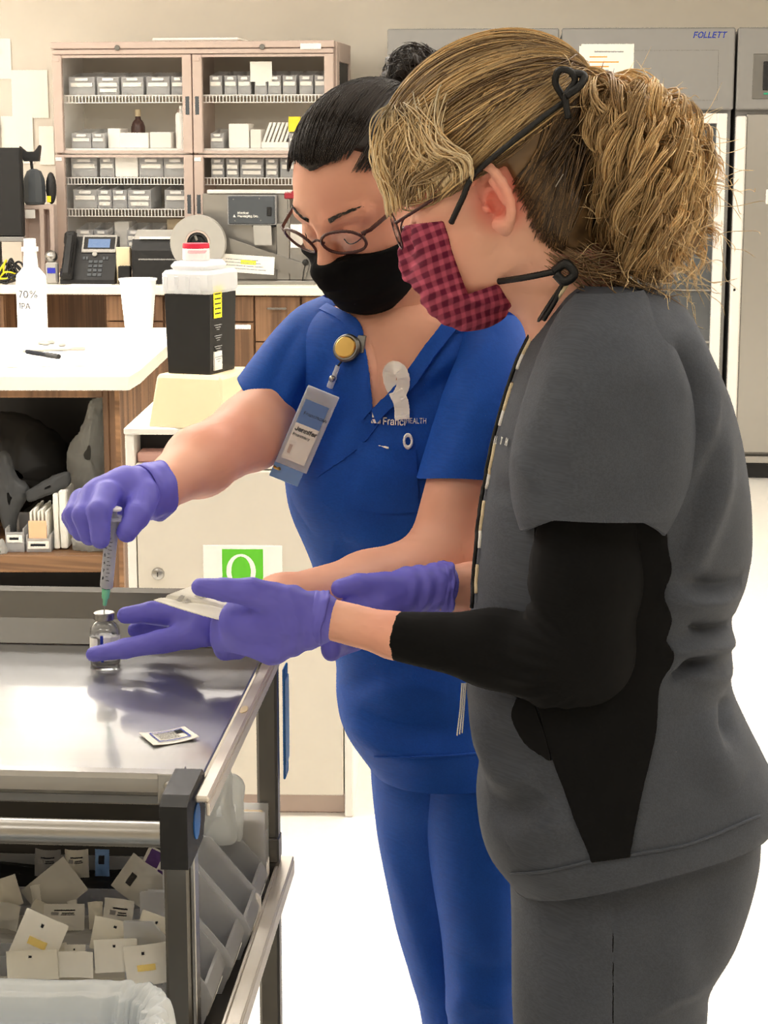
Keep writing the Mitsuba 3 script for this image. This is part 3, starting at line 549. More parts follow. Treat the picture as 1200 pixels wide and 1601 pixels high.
bag([(-5, 712), (10, 708), (28, 745), (45, 765), (30, 800), (22, 842), (12, 842), (0, 800)], .18, .03, 'm_smoke', 'grey plastic pouch leaning at the left end of the island shelf', name='plastic_pouch', a=.006, f=20, seed=3, cat='pouch')
bag([(40, 768), (60, 755), (100, 738), (111, 742), (108, 760), (70, 775), (45, 784)], .16, .02, 'm_smoke', 'flat dark glossy packet lying across the bins on the island shelf', name='plastic_packet', a=.004, f=20, seed=4, cat='packet')
bag([(-5, 850), (3, 842), (8, 852), (11, 868), (0, 872), (-8, 870)], .09, .02, 'm_poly', 'small clear packet at the left edge of the island shelf', name='plastic_packet', a=.004, f=40, seed=6, cat='packet')
def shelf_tray(a, b, pt, label, fills):
    x0, z1 = iy(a, pt, .1); x1, _ = iy(b, pt, .1); t = thing('open_bin', label, 'bin'); w = .003; y0, y1 = .1, .3
    part(t, 'body', xf(cat_([box(x0, x1, y0, y1, zsh, zsh + w, 0), box(x0, x0 + w, y0, y1, zsh, z1 + .01, 0), box(x1 - w, x1, y0, y1, zsh, z1 + .01, 0), box(x0, x1, y0, y0 + w, zsh, z1, 0), box(x0, x1, y1 - w, y1, zsh, z1 + .02, 0)]), MI), 'm_bin')
    l = part(t, 'label_strip', I(x0 + .004, x1 - .004, y0 - .002, y0 - .0002, z1 - .03, z1 - .008, 0), 'm_paper')
    part(t, 'label_print', I(x0 + .012, x1 - .015, y0 - .0027, y0 - .0022, z1 - .022, z1 - .015, 0), 'm_ink'); return x0, x1, z1
x0, x1, z1 = shelf_tray(41, 79, 842, 'clear bin with white packets and an orange spot on the island shelf', 1)
for k_ in range(5):
    xa = x0 + .008 + .011 * k_; m = xf(box(0, .006, 0, .14, 0, .11 + .008 * (k_ % 2), .001), basis(OI * (1, 1, 0) + EX * xa + EY * .12 + (0, 0, zsh + .0035), EX, EY, (0, 0, 1)))
    one('packet', m, 'm_paper', 'white packet standing in the labelled clear bin on the island shelf', 'packet', group='white packets in the island shelf bin')
one('orange_packet', I(x0 + .006, x1 - .012, .106, .11, zsh + .0045, z1 + .05, .001), mat('m_peach', (232, 190, 150), .6) or 'm_peach', 'pale orange packet at the front of the labelled clear bin', 'packet')
shelf_tray(8, 37, 832, 'grey clear bin at the left of the island shelf, beside the bin with white packets', 0)
for k_, (a, b, pt) in enumerate(((82, 90, 772), (92, 103, 768))):
    xa, zz = iy(a, pt, .13); xb, _ = iy(b, pt, .13); one('paper_pouch', xf(crumple(box(xa, xb, .13, .27, zsh + .003, zz, .003).subdivide().subdivide(), .003, 30, k_), MI), 'm_paper', ['white paper pouch standing just right of the labelled clear bin', 'translucent white pouch standing behind the raised gloved hand'][k_], 'pouch')

# ---------------------------------------------------------------- grey cabinet with sign, base and sharps container
a, b = Z(210, 1275, 0), Z(552, 1278, 0); gx = U(b - a); gy = np.array([-gx[1], gx[0], 0]); MG = basis(a, gx, gy, (0, 0, 1)); G = lambda *q: xf(box(*q), MG); WG = np.linalg.norm(b - a)
def gl(px, py):   # on the cabinet's front
    q = ray(px, py); s = ((a - CAM) @ gy) / (q @ gy); w = CAM + q * s; return (w - a) @ gx, w[2]
HG = gl(300, 669)[1]; t = thing('storage_cabinet', 'off-white metal cabinet with a locked door behind the steel cart', 'cabinet')
s1 = gl(228, 1000)[0]; s2 = gl(541, 1150)[0]
part(t, 'side_panel', G(0, .02, 0, .48, 0, HG - .016), 'm_cabinet_white'); part(t, 'side_panel', G(WG - .02, WG, 0, .48, 0, HG - .016), 'm_cabinet_white')
part(t, 'top_panel', G(-.002, WG + .002, -.003, .48, HG - .016, HG), 'm_cabinet_white'); part(t, 'back_panel', G(.02, WG - .02, .47, .48, 0, HG - .016), 'm_cabinet_white')
zd = gl(300, 735)[1]; part(t, 'shelf', G(.02, WG - .02, .01, .47, zd, zd + .012), 'm_cabinet_white'); zk = gl(450, 1246)[1]
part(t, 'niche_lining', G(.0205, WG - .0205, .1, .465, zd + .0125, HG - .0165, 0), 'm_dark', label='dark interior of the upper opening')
d = part(t, 'door', G(.0225, WG - .0225, .0, .018, zk + .004, zd - .002), 'm_cabinet'); part(t, 'kick_plate', G(.02, WG - .02, .03, .05, .0, zk), 'm_taupe')
lx_, lz_ = gl(247, 897); lk = part(d, 'lock', xf(lathe([(0, .008), (.008, .009), (.013, .006), (.015, 0), (0, 0)], 20), MG @ basis((lx_, 0, lz_), (1, 0, 0), (0, 0, 1), (0, -1, 0))), 'm_steel', smooth=40, label='round chrome lock'); part(lk, 'keyway', G(lx_ - .001, lx_ + .001, -.0095, -.0085, lz_ - .005, lz_ + .005, 0), 'm_black')
one('pink_box', G(.0225, .12, .03, .098, zd + .0126, zd + .035), mat('m_pink', (216, 170, 160), .6) or 'm_pink', 'pinkish box in the open niche at the top of the grey cabinet', 'box')
# green sign
s = thing('door_sign', 'white sign with a green square and letters on the grey cabinet door', 'sign')
x0, z1 = gl(317, 852); x1, _ = gl(441, 856); z0 = z1 - .12
part(s, 'plate', G(x0, x1, -.003, -.0004, z0, z1, .0008), 'm_white'); g0, gz1 = gl(347, 858); g1, _ = gl(411, 860); gw = g1 - g0
part(s, 'green_square', G(g0, g1, -.0038, -.0031, gz1 - gw * 1.08, gz1, 0), 'm_green', label='bright green square')
an = np.linspace(0, 2 * math.pi, 49)[:-1]; from shapely.geometry import Polygon
ring = Polygon(np.stack([.36 * gw * np.cos(an), .43 * gw * np.sin(an)], 1)).difference(Polygon(np.stack([.24 * gw * np.cos(an), .37 * gw * np.sin(an)], 1)))
MS = MG @ basis(((g0 + g1) / 2 - .04 * gw, -.0039, gz1 - gw * .55), (1, 0, 0), (0, 0, 1), (0, -1, 0))
part(s, 'letter', xf(cat_([trimesh.creation.extrude_polygon(ring, .0006, engine='earcut')]), MS), 'm_white', label='white letter Q')
m = meshkit.text_mesh('e', .2 * gw * 1.3, .0008, True); m.apply_transform(np.array([[1.1, .35, 0, .12 * gw], [0, 1, 0, -.43 * gw], [0, 0, 1, .0003], [0, 0, 0, 1]])); part(s, 'letter', xf(m, MS), 'm_black', label='black slanted letter e')
# beige base and black sharps container
QB = np.array([.18, .2]); ang = math.radians(4 - 20); bx, by = np.array([math.cos(ang), math.sin(ang), 0]), np.array([-math.sin(ang), math.cos(ang), 0])
def solve(px, py, z): return Z(px, py, z)
ob = solve(232, 668, HG) * (1, 1, 0) + (0, 0, HG + .0006) + gy * .012; hb = .118; MBs = basis(ob, bx, by, (0, 0, 1))
frus = lambda x0, x1, y0, y1, z0, X0, X1, Y0, Y1, z1: hull([(x, y, z0) for x in (x0, x1) for y in (y0, y1)] + [(x, y, z1) for x in (X0, X1) for y in (Y0, Y1)])
bw, bd = .185, .235
m = cat_([hull([(x + dx, y + dy, z) for x in (0, bw) for y in (0, bd) for dx, dy, z in ((0, 0, 0),)] + [(x + sx * (.012 + r_), y + sy * (.015 + q_), z) for x, sx in ((0, 1), (bw, -1)) for y, sy in ((0, 1), (bd, -1)) for r_, q_, z in ((0, .006, hb - .008), (.006, 0, hb - .008), (.006, .006, hb - .001), (.009, .009, hb))])])
t = thing('container_base', 'beige plastic base on the grey cabinet holding up the black container', 'base'); part(t, 'block', xf(m, MBs), 'm_cream', smooth=25)
t = thing('sharps_container', 'black square waste container with a translucent lid on a beige base', 'container')
cw, cd = .112, .14; oc = ob + bx * .028 + by * .035 + (0, 0, hb); hB = H(455, oc[1]) - oc[2] + .012; MCn = basis(oc, bx, by, (0, 0, 1))
part(t, 'body', xf(frus(.004, cw - .004, .004, cd - .004, .0004, 0, cw, 0, cd, hB - .021), MCn), 'm_black', smooth=False)
hl = H(443, oc[1]) - oc[2]
lid = cat_([box(-.006, cw + .006, -.006, cd + .006, hB - .0205, hB + .032, .008), box(.012, cw - .012, .0, cd - .012, hB + .03, hB + .052, .012)])
lp = part(t, 'lid', xf(lid, MCn), 'm_frost', label='translucent white lid')
for k_ in range(4): part(lp, 'rib', xf(box(.002 + .027 * k_, .012 + .027 * k_, -.009, -.0062, hB - .018, hB + .02, .002), MCn), 'm_frost')
part(t, 'yellow_label', xf(box(cw + .0002, cw + .001, .018, .062, hB - .075, hB - .002, 0), MCn), 'm_yellow', label='yellow warning label')
for k_ in range(5): part(t, 'label_print', xf(box(cw + .0011, cw + .0015, .024, .056, hB - .022 - .011 * k_, hB - .0195 - .011 * k_, 0), MCn), 'm_ink')
for k_ in range(4): part(t, 'label_print', xf(cat_([box(cw - .001, cw + .0009, .022 + .006 * q, .06 - .006 * q, hB - .092 - .024 * k_ - .005 * q, hB - .09 - .024 * k_ - .005 * q, 0) for q in range(3)]), MCn), 'm_inkgrey')
part(t, 'white_label', xf(box(cw - .0035, cw + .0006, .02, .06, .008, .05, 0), MCn), 'm_paper', label='white label at the foot')
oj = oc + bx * (cw / 2 - .002) + by * .055 + (0, 0, hB + .0525); t = thing('specimen_jar', 'clear jar with a bright red lid standing on the black container', 'jar')
hj = H(389, oj[1]) - oj[2]; rj = .031
m = lathe([(0, 0), (rj * .95, 0), (rj, .003), (rj * .98, hj), (0, hj)], 28); m.apply_translation(oj); part(t, 'body', m, 'm_jar' if 'm_jar' in scene else (mat('m_jar', (236, 226, 224), .3) or 'm_jar'), smooth=35)
m = lathe([(0, hj), (rj * .96, hj), (rj * .98, hj + .002), (rj * .96, hj + .011), (0, hj + .012)], 28); m.apply_translation(oj); part(t, 'lid', m, 'm_red', smooth=35, label='bright red lid')
m = lathe([(rj * 1.004, hj * .62), (rj * 1.004, hj * .86)], 28); v = m.vertices; keep = [i for i, f_ in enumerate(m.faces) if (v[f_].mean(0)[:2] @ np.array([.3, -.95])) > rj * .75]
m = trimesh.Trimesh(v, m.faces[keep], process=False); m.apply_translation(oj); part(t, 'label_print', thick(m, -.0004), mat('m_pinkprint', (226, 170, 176), .6) or 'm_pinkprint', label='pale red printed label')
# ---------------------------------------------------------------- stainless steel cart
ZT_ = .99; CX0, CX1, CY0, CY1 = -1.16, -.28, 1.655, 2.09
zr = P(100, 922, 2.115)[2]; zm_ = P(100, 967, 2.105)[2]
t = cart = thing('steel_cart', 'stainless steel supply cart with a shiny top in front of the two women', 'cart')
part(t, 'top', box(CX0, CX1, CY0, CY1, ZT_ - .004, ZT_, .0005), 'm_top', label='shiny brushed steel top')
def strip(prof, x0, x1, d=.003):
    v = np.array([[(x, y, z) for y, z in prof] for x in (x0, x1)]); return thick(grid(v), d)
part(t, 'back_rim', strip([(CY1, ZT_), (CY1 + .013, zm_)], CX0, CX1 + .006), 'm_steel_dark')
part(t, 'back_rim', strip([(CY1 + .0132, zm_ + .0005), (CY1 + .022, zr - .003), (CY1 + .028, zr), (CY1 + .035, zr - .004)], CX0, CX1 + .006), 'm_steel_dark')
fl = part(t, 'side_flange', cat_([box(CX1 + .003, CX1 + .016, CY0 - .07, CY1 + .02, ZT_ - .006, ZT_, .002), box(CX1 + .013, CX1 + .0165, CY0 - .07, CY1 + .02, ZT_ - .018, ZT_ - .0065, .001)]), 'm_bright')
mat('m_bright', (222, 214, 202), .35, .45)
q = Z(376, 1110, ZT_); part(fl, 'slot', xf(lathe([(0, 0), (.0035, 0), (.004, .0005), (.0035, .001), (0, .001)], 16), basis((CX1 + .0095, q[1], ZT_ + .0002), (1, 0, 0), (0, 3.2, 0), (0, 0, 1))), 'm_cream')
zf0, zf1 = P(100, 1240, CY0 - .02)[2], P(100, 1206, CY0 - .02)[2]; xb = P(283, 1220, CY0 - .02)[0]
fr = part(t, 'front_rim', cat_([box(CX0, xb - .002, CY0 - .024, CY0 - .003, zf0, zf1, .004), box(CX0, xb, CY0 - .014, CY0 - .008, zf0 - .012, zf0 - .001, .002)]), 'm_steel')
part(fr, 'end_bracket', cat_([box(xb - .02, xb, CY0 - .028, CY0 - .0245, zf0 - .006, zf1 + .002, .001), box(xb - .002, xb + .002, CY0 - .024, CY0 - .003, zf0 - .006, zf1 + .002, .0008)]), 'm_steel', label='rounded steel end bracket')
part(fr, 'rivet', xf(trimesh.creation.icosphere(2, 1.), np.diag([.0055, .003, .0055, 1])).apply_translation((xb - .009, CY0 - .029, (zf0 + zf1) / 2 + .001)), 'm_steel', smooth=True)
def leg(x, y, top):
    k = part(t, 'leg', cat_([box(x, x + .024, y, y + .024, .08, top, .003)]), 'm_steel_dark'); part(k, 'caster', cat_([xf(lathe([(0, -.012), (.034, -.012), (.036, -.008), (.036, .008), (.034, .012), (0, .012)], 20), basis((x + .012, y + .012, .036), (0, 1, 0), (0, 0, 1), (1, 0, 0))), box(x + .002, x + .022, y + .002, y + .022, .073, .0795)]), 'm_rubber'); return k
zsf = P(440, 1345, 2.1)[2]
l1 = leg(-.3225, 1.672, ZT_ - .0045); part(l1, 'edge_trim', box(-.298, -.2935, 1.674, 1.695, .08, .95, .001), 'm_steel'); l2 = leg(-.2915, 2.082, ZT_ - .0065); leg(CX0 + .005, 1.672, ZT_ - .0045); leg(CX0 + .005, 2.062, ZT_ - .0045)
part(l2, 'collar', box(-.2935, -.2665, 2.078, 2.107, zsf + .004, zsf + .034, .002), 'm_steel_dark')
ZS = zsf - .026
for nm, z in (('lower_shelf', ZS), ('lower_shelf', .22)):
    s = part(t, nm, box(CX0, -.272, 1.66, 2.11, z - .004, z, .001), 'm_steel_dark')
    part(s, 'side_rim', cat_([box(-.272, -.2685, 1.60, 2.115, z - .01, z + .0255, .0008), box(-.268, -.2535, 1.60, 2.115, z + .022, z + .026, .001), box(-.2565, -.253, 1.60, 2.115, z + .004, z + .0215, .001)]), 'm_bright')
    part(s, 'back_rim', box(CX0, -.2725, 2.111, 2.115, z - .004, z + .026, .001), 'm_steel_dark')
part(t, 'back_panel', box(CX0 + .03, -.4, 2.072, 2.078, ZS + .001, ZT_ - .006, 0), mat('m_backpanel', (92, 90, 86), .5, .4) or 'm_backpanel', label='dark back panel under the top')
# handle bar and black brackets
YH = 1.585; zh = P(100, 1300, YH)[2]; xh = P(260, 1300, YH)[0]
hd = part(t, 'handle_bar', cat_([cyl((CX0 + .03, YH, zh), (xh, YH, zh), .0112, 28)]), 'm_steel', smooth=40, label='round polished handle bar')
part(hd, 'lower_tube', cyl((CX0 + .03, YH + .018, zh - .015), (xh, YH + .018, zh - .015), .0045, 16), 'm_steel', smooth=40)
for x0, x1 in ((xh - .001, P(292, 1300, YH)[0] + .005), (CX0 + .005, CX0 + .035)):
    zb0, zb1 = P(270, 1360, 1.56)[2], P(270, 1262, 1.56)[2]
    b = part(t, 'bracket', hull([(x, y, z) for x in (x0, x1) for y, z in ((1.56, zb0), (1.56, zb1), (1.575, zb1 + .006), (1.64, zb1 + .008), (1.654, zb1), (1.654, zb0 + .02), (1.64, zb0), (1.575, zb0 - .002))]), 'm_black', label='black plastic handle bracket')
    part(b, 'cap', xf(lathe([(0, 0), (.010, 0), (.010, .0012), (0, .0012)], 20), basis((x1 + .0001, 1.605, (zb0 + zb1) / 2), (0, 1.6, 0), (0, 0, 1.6), (1, 0, 0))), 'm_blueplastic', label='blue round cap')
# blue clipboard hanging at the far corner of the cart
t = thing('blue_clipboard', 'thin blue board hanging behind the far corner leg of the cart', 'board')
x0, x1 = P(437, 1100, 2.13)[0], P(447, 1100, 2.13)[0]; part(t, 'board', box(-.2655, x1, 2.118, 2.15, H(1214, 2.13, 440), H(1042, 2.13, 440), .002), 'm_blueplastic'); part(t, 'edge', box(x1 + .0001, x1 + .0012, 2.119, 2.149, H(1190, 2.13, 440), H(1060, 2.13, 440), 0), 'm_bluecard')
# swab packet on the cart
t = thing('swab_packet', 'small white swab packet with a dark printed frame lying on the cart top', 'packet')
c4 = [Z(px, py, ZT_) for px, py in ((217, 1150), (240, 1169), (311, 1157), (288, 1141))]
u_, v_ = np.meshgrid(np.linspace(0, 1, 12), np.linspace(0, 1, 8)); g = sum(w[..., None] * c for w, c in zip(((1 - u_) * (1 - v_), (1 - u_) * v_, u_ * v_, u_ * (1 - v_)), c4)); g[..., 2] += .0014 + .004 * np.abs(u_ - .45) ** 2 * 2
pk = thick(grid(g), -.0007); part(t, 'packet', pk, 'm_paper', smooth=30)
def onpk(us, vs, d=.0004): a, b = np.meshgrid(us, vs); q = sum(w[..., None] * c for w, c in zip(((1 - a) * (1 - b), (1 - a) * b, a * b, a * (1 - b)), c4)); q[..., 2] += .0014 + .004 * np.abs(a - .45) ** 2 * 2 + d + .0007; return grid(q)
L_ = np.linspace
part(t, 'printed_frame', cat_([onpk(L_(.18, .86, 12), (.14, .19)), onpk(L_(.18, .86, 12), (.81, .86)), onpk((.17, .2), L_(.14, .86, 4)), onpk((.84, .88), L_(.14, .86, 4))]), 'm_blueink', label='dark printed frame')
part(t, 'printed_lines', cat_([onpk(L_(.26, .7, 6), (.28 + .1 * k, .31 + .1 * k)) for k in range(5)] + [onpk(L_(.7, .84, 3), (.2, .42))]), 'm_ink')
# vial
t = vial = thing('glass_vial', 'clear glass vial with a grey cap and blue striped label standing on the cart', 'vial'); ov = Z(165, 1040, ZT_) + (0, 0, .0004); rv = .0163
hv = P(165, 957, ov[1])[2] - ov[2]
def glass(prof, inner): return lathe(prof + inner[::-1] + [prof[0]], 40)
outer = [(0, 0), (rv - .002, 0), (rv, .002), (rv, hv * .63), (rv * .93, hv * .72), (rv * .7, hv * .8), (rv * .46, hv * .845), (rv * .43, hv * .87), (rv * .43, hv * .9), (rv * .56, hv * .91), (rv * .56, hv * .95)]
inner = [(0, .0022), (rv - .003, .0022), (rv - .0014, .004), (rv - .0014, hv * .62), (rv * .83, hv * .71), (rv * .6, hv * .79), (rv * .34, hv * .84), (rv * .32, hv * .95)]
m = glass(outer, inner); m.fix_normals(); m.apply_translation(ov); part(t, 'glass', m, 'm_glass', smooth=30)
m = lathe([(0, .0026), (rv - .0034, .0026), (rv - .0018, .0042), (rv - .0018, hv * .56), (0, hv * .56)], 40); m.fix_normals(); m.apply_translation(ov); part(t, 'liquid', m, 'm_water', smooth=30, label='clear liquid')
m = lathe([(0, hv * .9505), (rv * .6, hv * .9505), (rv * .62, hv * .87), (rv * .69, hv * .87), (rv * .7, hv * .99), (rv * .64, hv), (0, hv)], 32); m.apply_translation(ov); part(t, 'cap', m, 'm_steel', smooth=30, label='grey metal crimp cap')
def wrap(a0, a1, z0, z1, rr, n=16):
    a = np.linspace(math.radians(a0), math.radians(a1), n); v = np.array([[(ov[0] + rr * math.sin(x), ov[1] - rr * math.cos(x), ov[2] + z) for x in a] for z in (z0, z1)]); return thick(grid(v), -.0001)
part(t, 'label', wrap(6, 118, hv * .14, hv * .58, rv + .0002), 'm_paper', label='white paper label'); part(t, 'label', wrap(-70, -16, hv * .3, hv * .56, rv + .0002), 'm_paper', label='white paper label')
part(t, 'blue_stripe', wrap(-5, 6, hv * .12, hv * .62, rv + .0003, 6), 'm_blueink', label='vertical blue stripe'); part(t, 'label_print', cat_([wrap(24, 44, hv * (.2 + .05 * k), hv * (.22 + .05 * k), rv + .0004, 6) for k in range(4)]), 'm_inkgrey')
# syringe standing in the vial
t = syringe = thing('syringe', 'plastic syringe with a green needle hub held by the gloved hand above the vial', 'syringe')
s0 = ov + (0, 0, hv + .0005); s1 = P(178, 794, ov[1] - .004); MS_ = frame(s0, s1); LS = np.linalg.norm(s1 - s0); sc_ = LS / (957 - 794)
zpx = lambda py: (957 - py) * sc_
L2 = lambda pr, n=28: xf(lathe(pr, n), MS_)
rb = .0072; part(t, 'needle', xf(cyl((0, 0, -.012), (0, 0, zpx(944)), .0006, 8), MS_), 'm_steel')
part(t, 'needle_hub', L2([(0, zpx(947)), (.002, zpx(947)), (.0026, zpx(938)), (.0042, zpx(934)), (.0046, zpx(921)), (0, zpx(921))]), mat('m_mint', (120, 200, 160), .4) or 'm_mint', smooth=40, label='mint green needle hub')
part(t, 'barrel', L2([(.0025, zpx(920.5)), (rb - .001, zpx(919)), (rb, zpx(916)), (rb, zpx(812)), (rb + .006, zpx(811)), (rb + .006, zpx(808)), (rb - .0009, zpx(808)), (rb - .0009, zpx(917)), (.0025, zpx(919))]), mat('m_barrel', (236, 238, 240), .2) or frost('m_barrel', (244, 245, 248), .3, 1.1, .12) or 'm_barrel', smooth=40)
part(t, 'stopper', L2([(0, zpx(917)), (rb - .0012, zpx(916)), (rb - .0012, zpx(909)), (0, zpx(909))]), 'm_black', smooth=40, label='black rubber stopper')
pl_ = part(t, 'plunger', xf(cat_([box(-.0042, .0042, -.0008, .0008, zpx(908.5), zpx(797), 0), box(-.0008, .0008, -.0042, .0042, zpx(908.5), zpx(797), 0)]), MS_), 'm_frost'); part(pl_, 'thumb_rest', L2([(0, zpx(797)), (.0085, zpx(796.8)), (.0088, zpx(795)), (.0085, zpx(793.2)), (0, zpx(793))]), 'm_white', smooth=40)
gx_, gz_ = MS_[:3, 0], MS_[:3, 2]
fx = U(np.cross(gz_, FW)); rd = -U(FW - gz_ * (gz_ @ FW)); xx = U(np.cross(rd, gz_)) * -1
marks = []
for k in range(12):
    py = 905 - 6.0 * k; o = s0 + gz_ * zpx(py) + rd * (rb + .0002); w = .0042 if k % 2 == 0 else .0028
    marks.append(xf(box(-.001, w - .001, -.0003, .0003, 0, .0002, 0), basis(o - xx * -.0, xx, gz_, np.cross(xx, gz_))))
part(t, 'scale_marks', cat_(marks), 'm_ink')
part(t, 'scale_numbers', cat_([text(str(n_), .003, s0 + gz_ * zpx(904 - 12 * k) + rd * (rb - .0006) - xx * .0052, xx, gz_, .0002, True) for k, n_ in enumerate((8, 7, 6, 5, 4, 3, 2))]), 'm_ink')

# ---------------------------------------------------------------- clear bins at the cart's right end and supplies on its lower shelf
def end_bin(i, y, pxr, pyt, label, w=.082):
    z1 = P(300, pyt, y)[2]; xr_ = P(pxr, pyt + 100, y)[0]; z0 = ZS + .0006; h_ = z1 - z0; x0 = xr_ - .085; d = .0022
    prof = [(x0, z0), (xr_ - .012, z0), (xr_, z0 + .3 * h_), (xr_ - .006, z0 + .44 * h_), (xr_ - .055, z1), (x0, z1)]
    k = thing('end_bin', label, 'bin', 'clear bins at the end of the cart shelf')
    sides = [hull([(x, yy, z) for x, z in prof for yy in (q, q + d)]) for q in (y, y + w - d)]
    part(k, 'body', cat_(sides + [box(x0, xr_ - .012, y + d, y + w - d, z0, z0 + d, 0), hull([(x, yy, z) for yy in (y + d, y + w - d) for x, z in ((xr_ - .012, z0), (xr_ - .0145, z0), (xr_, z0 + .3 * h_), (xr_ - .003, z0 + .3 * h_))]),
                                  hull([(x, yy, z) for yy in (y + d, y + w - d) for x, z in ((xr_, z0 + .3 * h_), (xr_ - .003, z0 + .3 * h_), (xr_ - .006, z0 + .44 * h_), (xr_ - .009, z0 + .44 * h_))])]), 'm_bin')
    lp_ = [(x, yy, z) for yy in (y + .02, y + w - .02) for x, z in ((xr_ - .0095, z0 + .06 * h_), (xr_ - .0085, z0 + .06 * h_), (xr_ - .0005, z0 + .27 * h_), (xr_ + .0005, z0 + .27 * h_))]
    part(k, 'label_strip', hull(lp_), 'm_paper'); part(k, 'rim', cat_([box(x0, xr_ - .055, y - .001, y + d + .001, z1 - .001, z1 + .002, 0)]), 'm_frost'); return x0, xr_, z1
eb = [end_bin(i, 1.712 + .083 * i, pr, pt, f'{ORD[i]} clear bin from the front at the right end of the cart shelf') for i, (pr, pt) in enumerate(((332, 1447), (364, 1397), (392, 1350)))]
eb += [end_bin(3, 1.712 + .083 * 3, 403, 1310, 'fourth clear bin from the front at the right end of the cart shelf')]
t = thing('end_bin', 'taller clear bin farthest back at the right end of the cart shelf', 'bin'); y = 2.046; xr_ = P(415, 1330, 2.05)[0]; z0, z1 = ZS + .0006, P(390, 1268, 2.05)[2]
part(t, 'body', cat_([box(xr_ - .12, xr_, y, y + .002, z0, z1, 0), box(xr_ - .12, xr_, y + .03, y + .032, z0, z1, 0), box(xr_ - .002, xr_, y + .002, y + .03, z0, z1 - .03, 0), box(xr_ - .12, xr_ - .002, y + .002, y + .03, z0, z0 + .002, 0)]), 'm_bin')
part(t, 'contents', box(xr_ - .05, xr_ - .004, y + .004, y + .028, z0 + .003, z1 - .006), 'm_cream', label='cream cards inside'); part(t, 'label_strip', box(xr_ + .0002, xr_ + .001, y + .004, y + .028, z0 + .02, z0 + .04, 0), 'm_paper')
one('white_tag', box(P(399, 1400, 1.95)[0] - .004, P(413, 1400, 1.95)[0] - .004, 1.945, 1.958, ZS + .001, P(400, 1398, 1.95)[2], .004), 'm_white', 'small white plastic tag beside the bins on the shelf rim', 'tag')
R = random.Random(11)
def pouch(px, py, Y, wpx, hpx, rot, m, label, deco, lean=.2, name='sachet', group=None, d=.0012, thick_=.002):
    """a flat packet standing on the shelf supplies: its bottom centre at (px, py), turned rot degrees in its own plane and leaning back"""
    o = P(px, py, Y); s_ = Y / 3000.0 / (RT[0]); w, h_ = wpx * s_, hpx * s_
    a = math.radians(rot); ax0 = np.array([1., 0, 0]); az0 = U((0, lean, 1)); x_ = ax0 * math.cos(a) + az0 * math.sin(a); y_ = az0 * math.cos(a) - ax0 * math.sin(a)
    k = thing(name, label, 'packet', group); cur = R.uniform(-.006, .006); M = basis(o - x_ * w / 2, x_, y_, np.cross(x_, y_))
    f = lambda u, v: cur * (2 * u - 1) ** 2 + thick_ * np.sin(np.pi * np.clip(v, 0, 1)) * np.sin(np.pi * u)
    part(k, 'wrapper', sheet(o - x_ * w / 2, x_, y_, w, h_, 9, 9, f, d), m, smooth=30)
    def patch(u0, u1, v0, v1, mm, lb=None):
        u, v = np.meshgrid(np.linspace(u0, u1, 7), np.linspace(v0, v1, 5)); b = f(u, v) + .0003; n_ = np.cross(x_, y_)
        part(k, 'print', thick(grid(o - x_ * w / 2 + x_ * (u * w)[..., None] + y_ * (v * h_)[..., None] + n_ * b[..., None]), -.0002), mm, label=lb)
    for q in deco: patch(*q)
    return k
mat('m_yel', (240, 214, 130), .8); mat('m_pouch', (232, 228, 214), .6)
dot = (.44, .5, .76, .83, 'm_ink'); yl = (.3, .72, .36, .52, 'm_yel', 'pale yellow mark')
SG = [(45, 1505, 1.71, 78, 84, -22, 'm_paper', 'white sachet tilted left with a yellow mark, tallest in the front row', [dot, yl]), (52, 1532, 1.70, 88, 50, 4, 'm_pouch', 'cream sachet lying in front of the tilted one', [dot]),
      (112, 1528, 1.705, 76, 44, 2, 'm_paper', 'low white sachet at the middle of the front row', []), (175, 1490, 1.73, 80, 56, -10, 'm_pouch', 'sachet showing a grey window, right of centre in the front row', [dot]),
      (232, 1486, 1.72, 62, 62, -18, 'm_pouch', 'sachet with a yellow mark behind the front right sachet', [dot, yl]), (183, 1520, 1.705, 74, 56, 4, 'm_paper', 'white sachet with a dark dot at the centre right of the front row', [dot]),
      (232, 1540, 1.695, 74, 68, 8, 'm_paper', 'white sachet with a yellow mark at the front right beside the cart leg', [dot, yl]), (118, 1512, 1.72, 36, 38, 2, 'm_paper', 'narrow white sachet standing at the middle of the front row', [dot]),
      (98, 1508, 1.722, 26, 36, 12, 'm_pouch', 'thin folded sachet edge at the middle of the front row', [])]
for a in SG: pouch(*a[:8], a[8], group='white sachets in the cart')
txt = lambda: [(.3, .8, .74, .78, 'm_ink'), (.22, .42, .58, .7, 'm_inkgrey'), (.5, .78, .64, .67, 'm_ink'), (.48, .8, .58, .61, 'm_ink')]
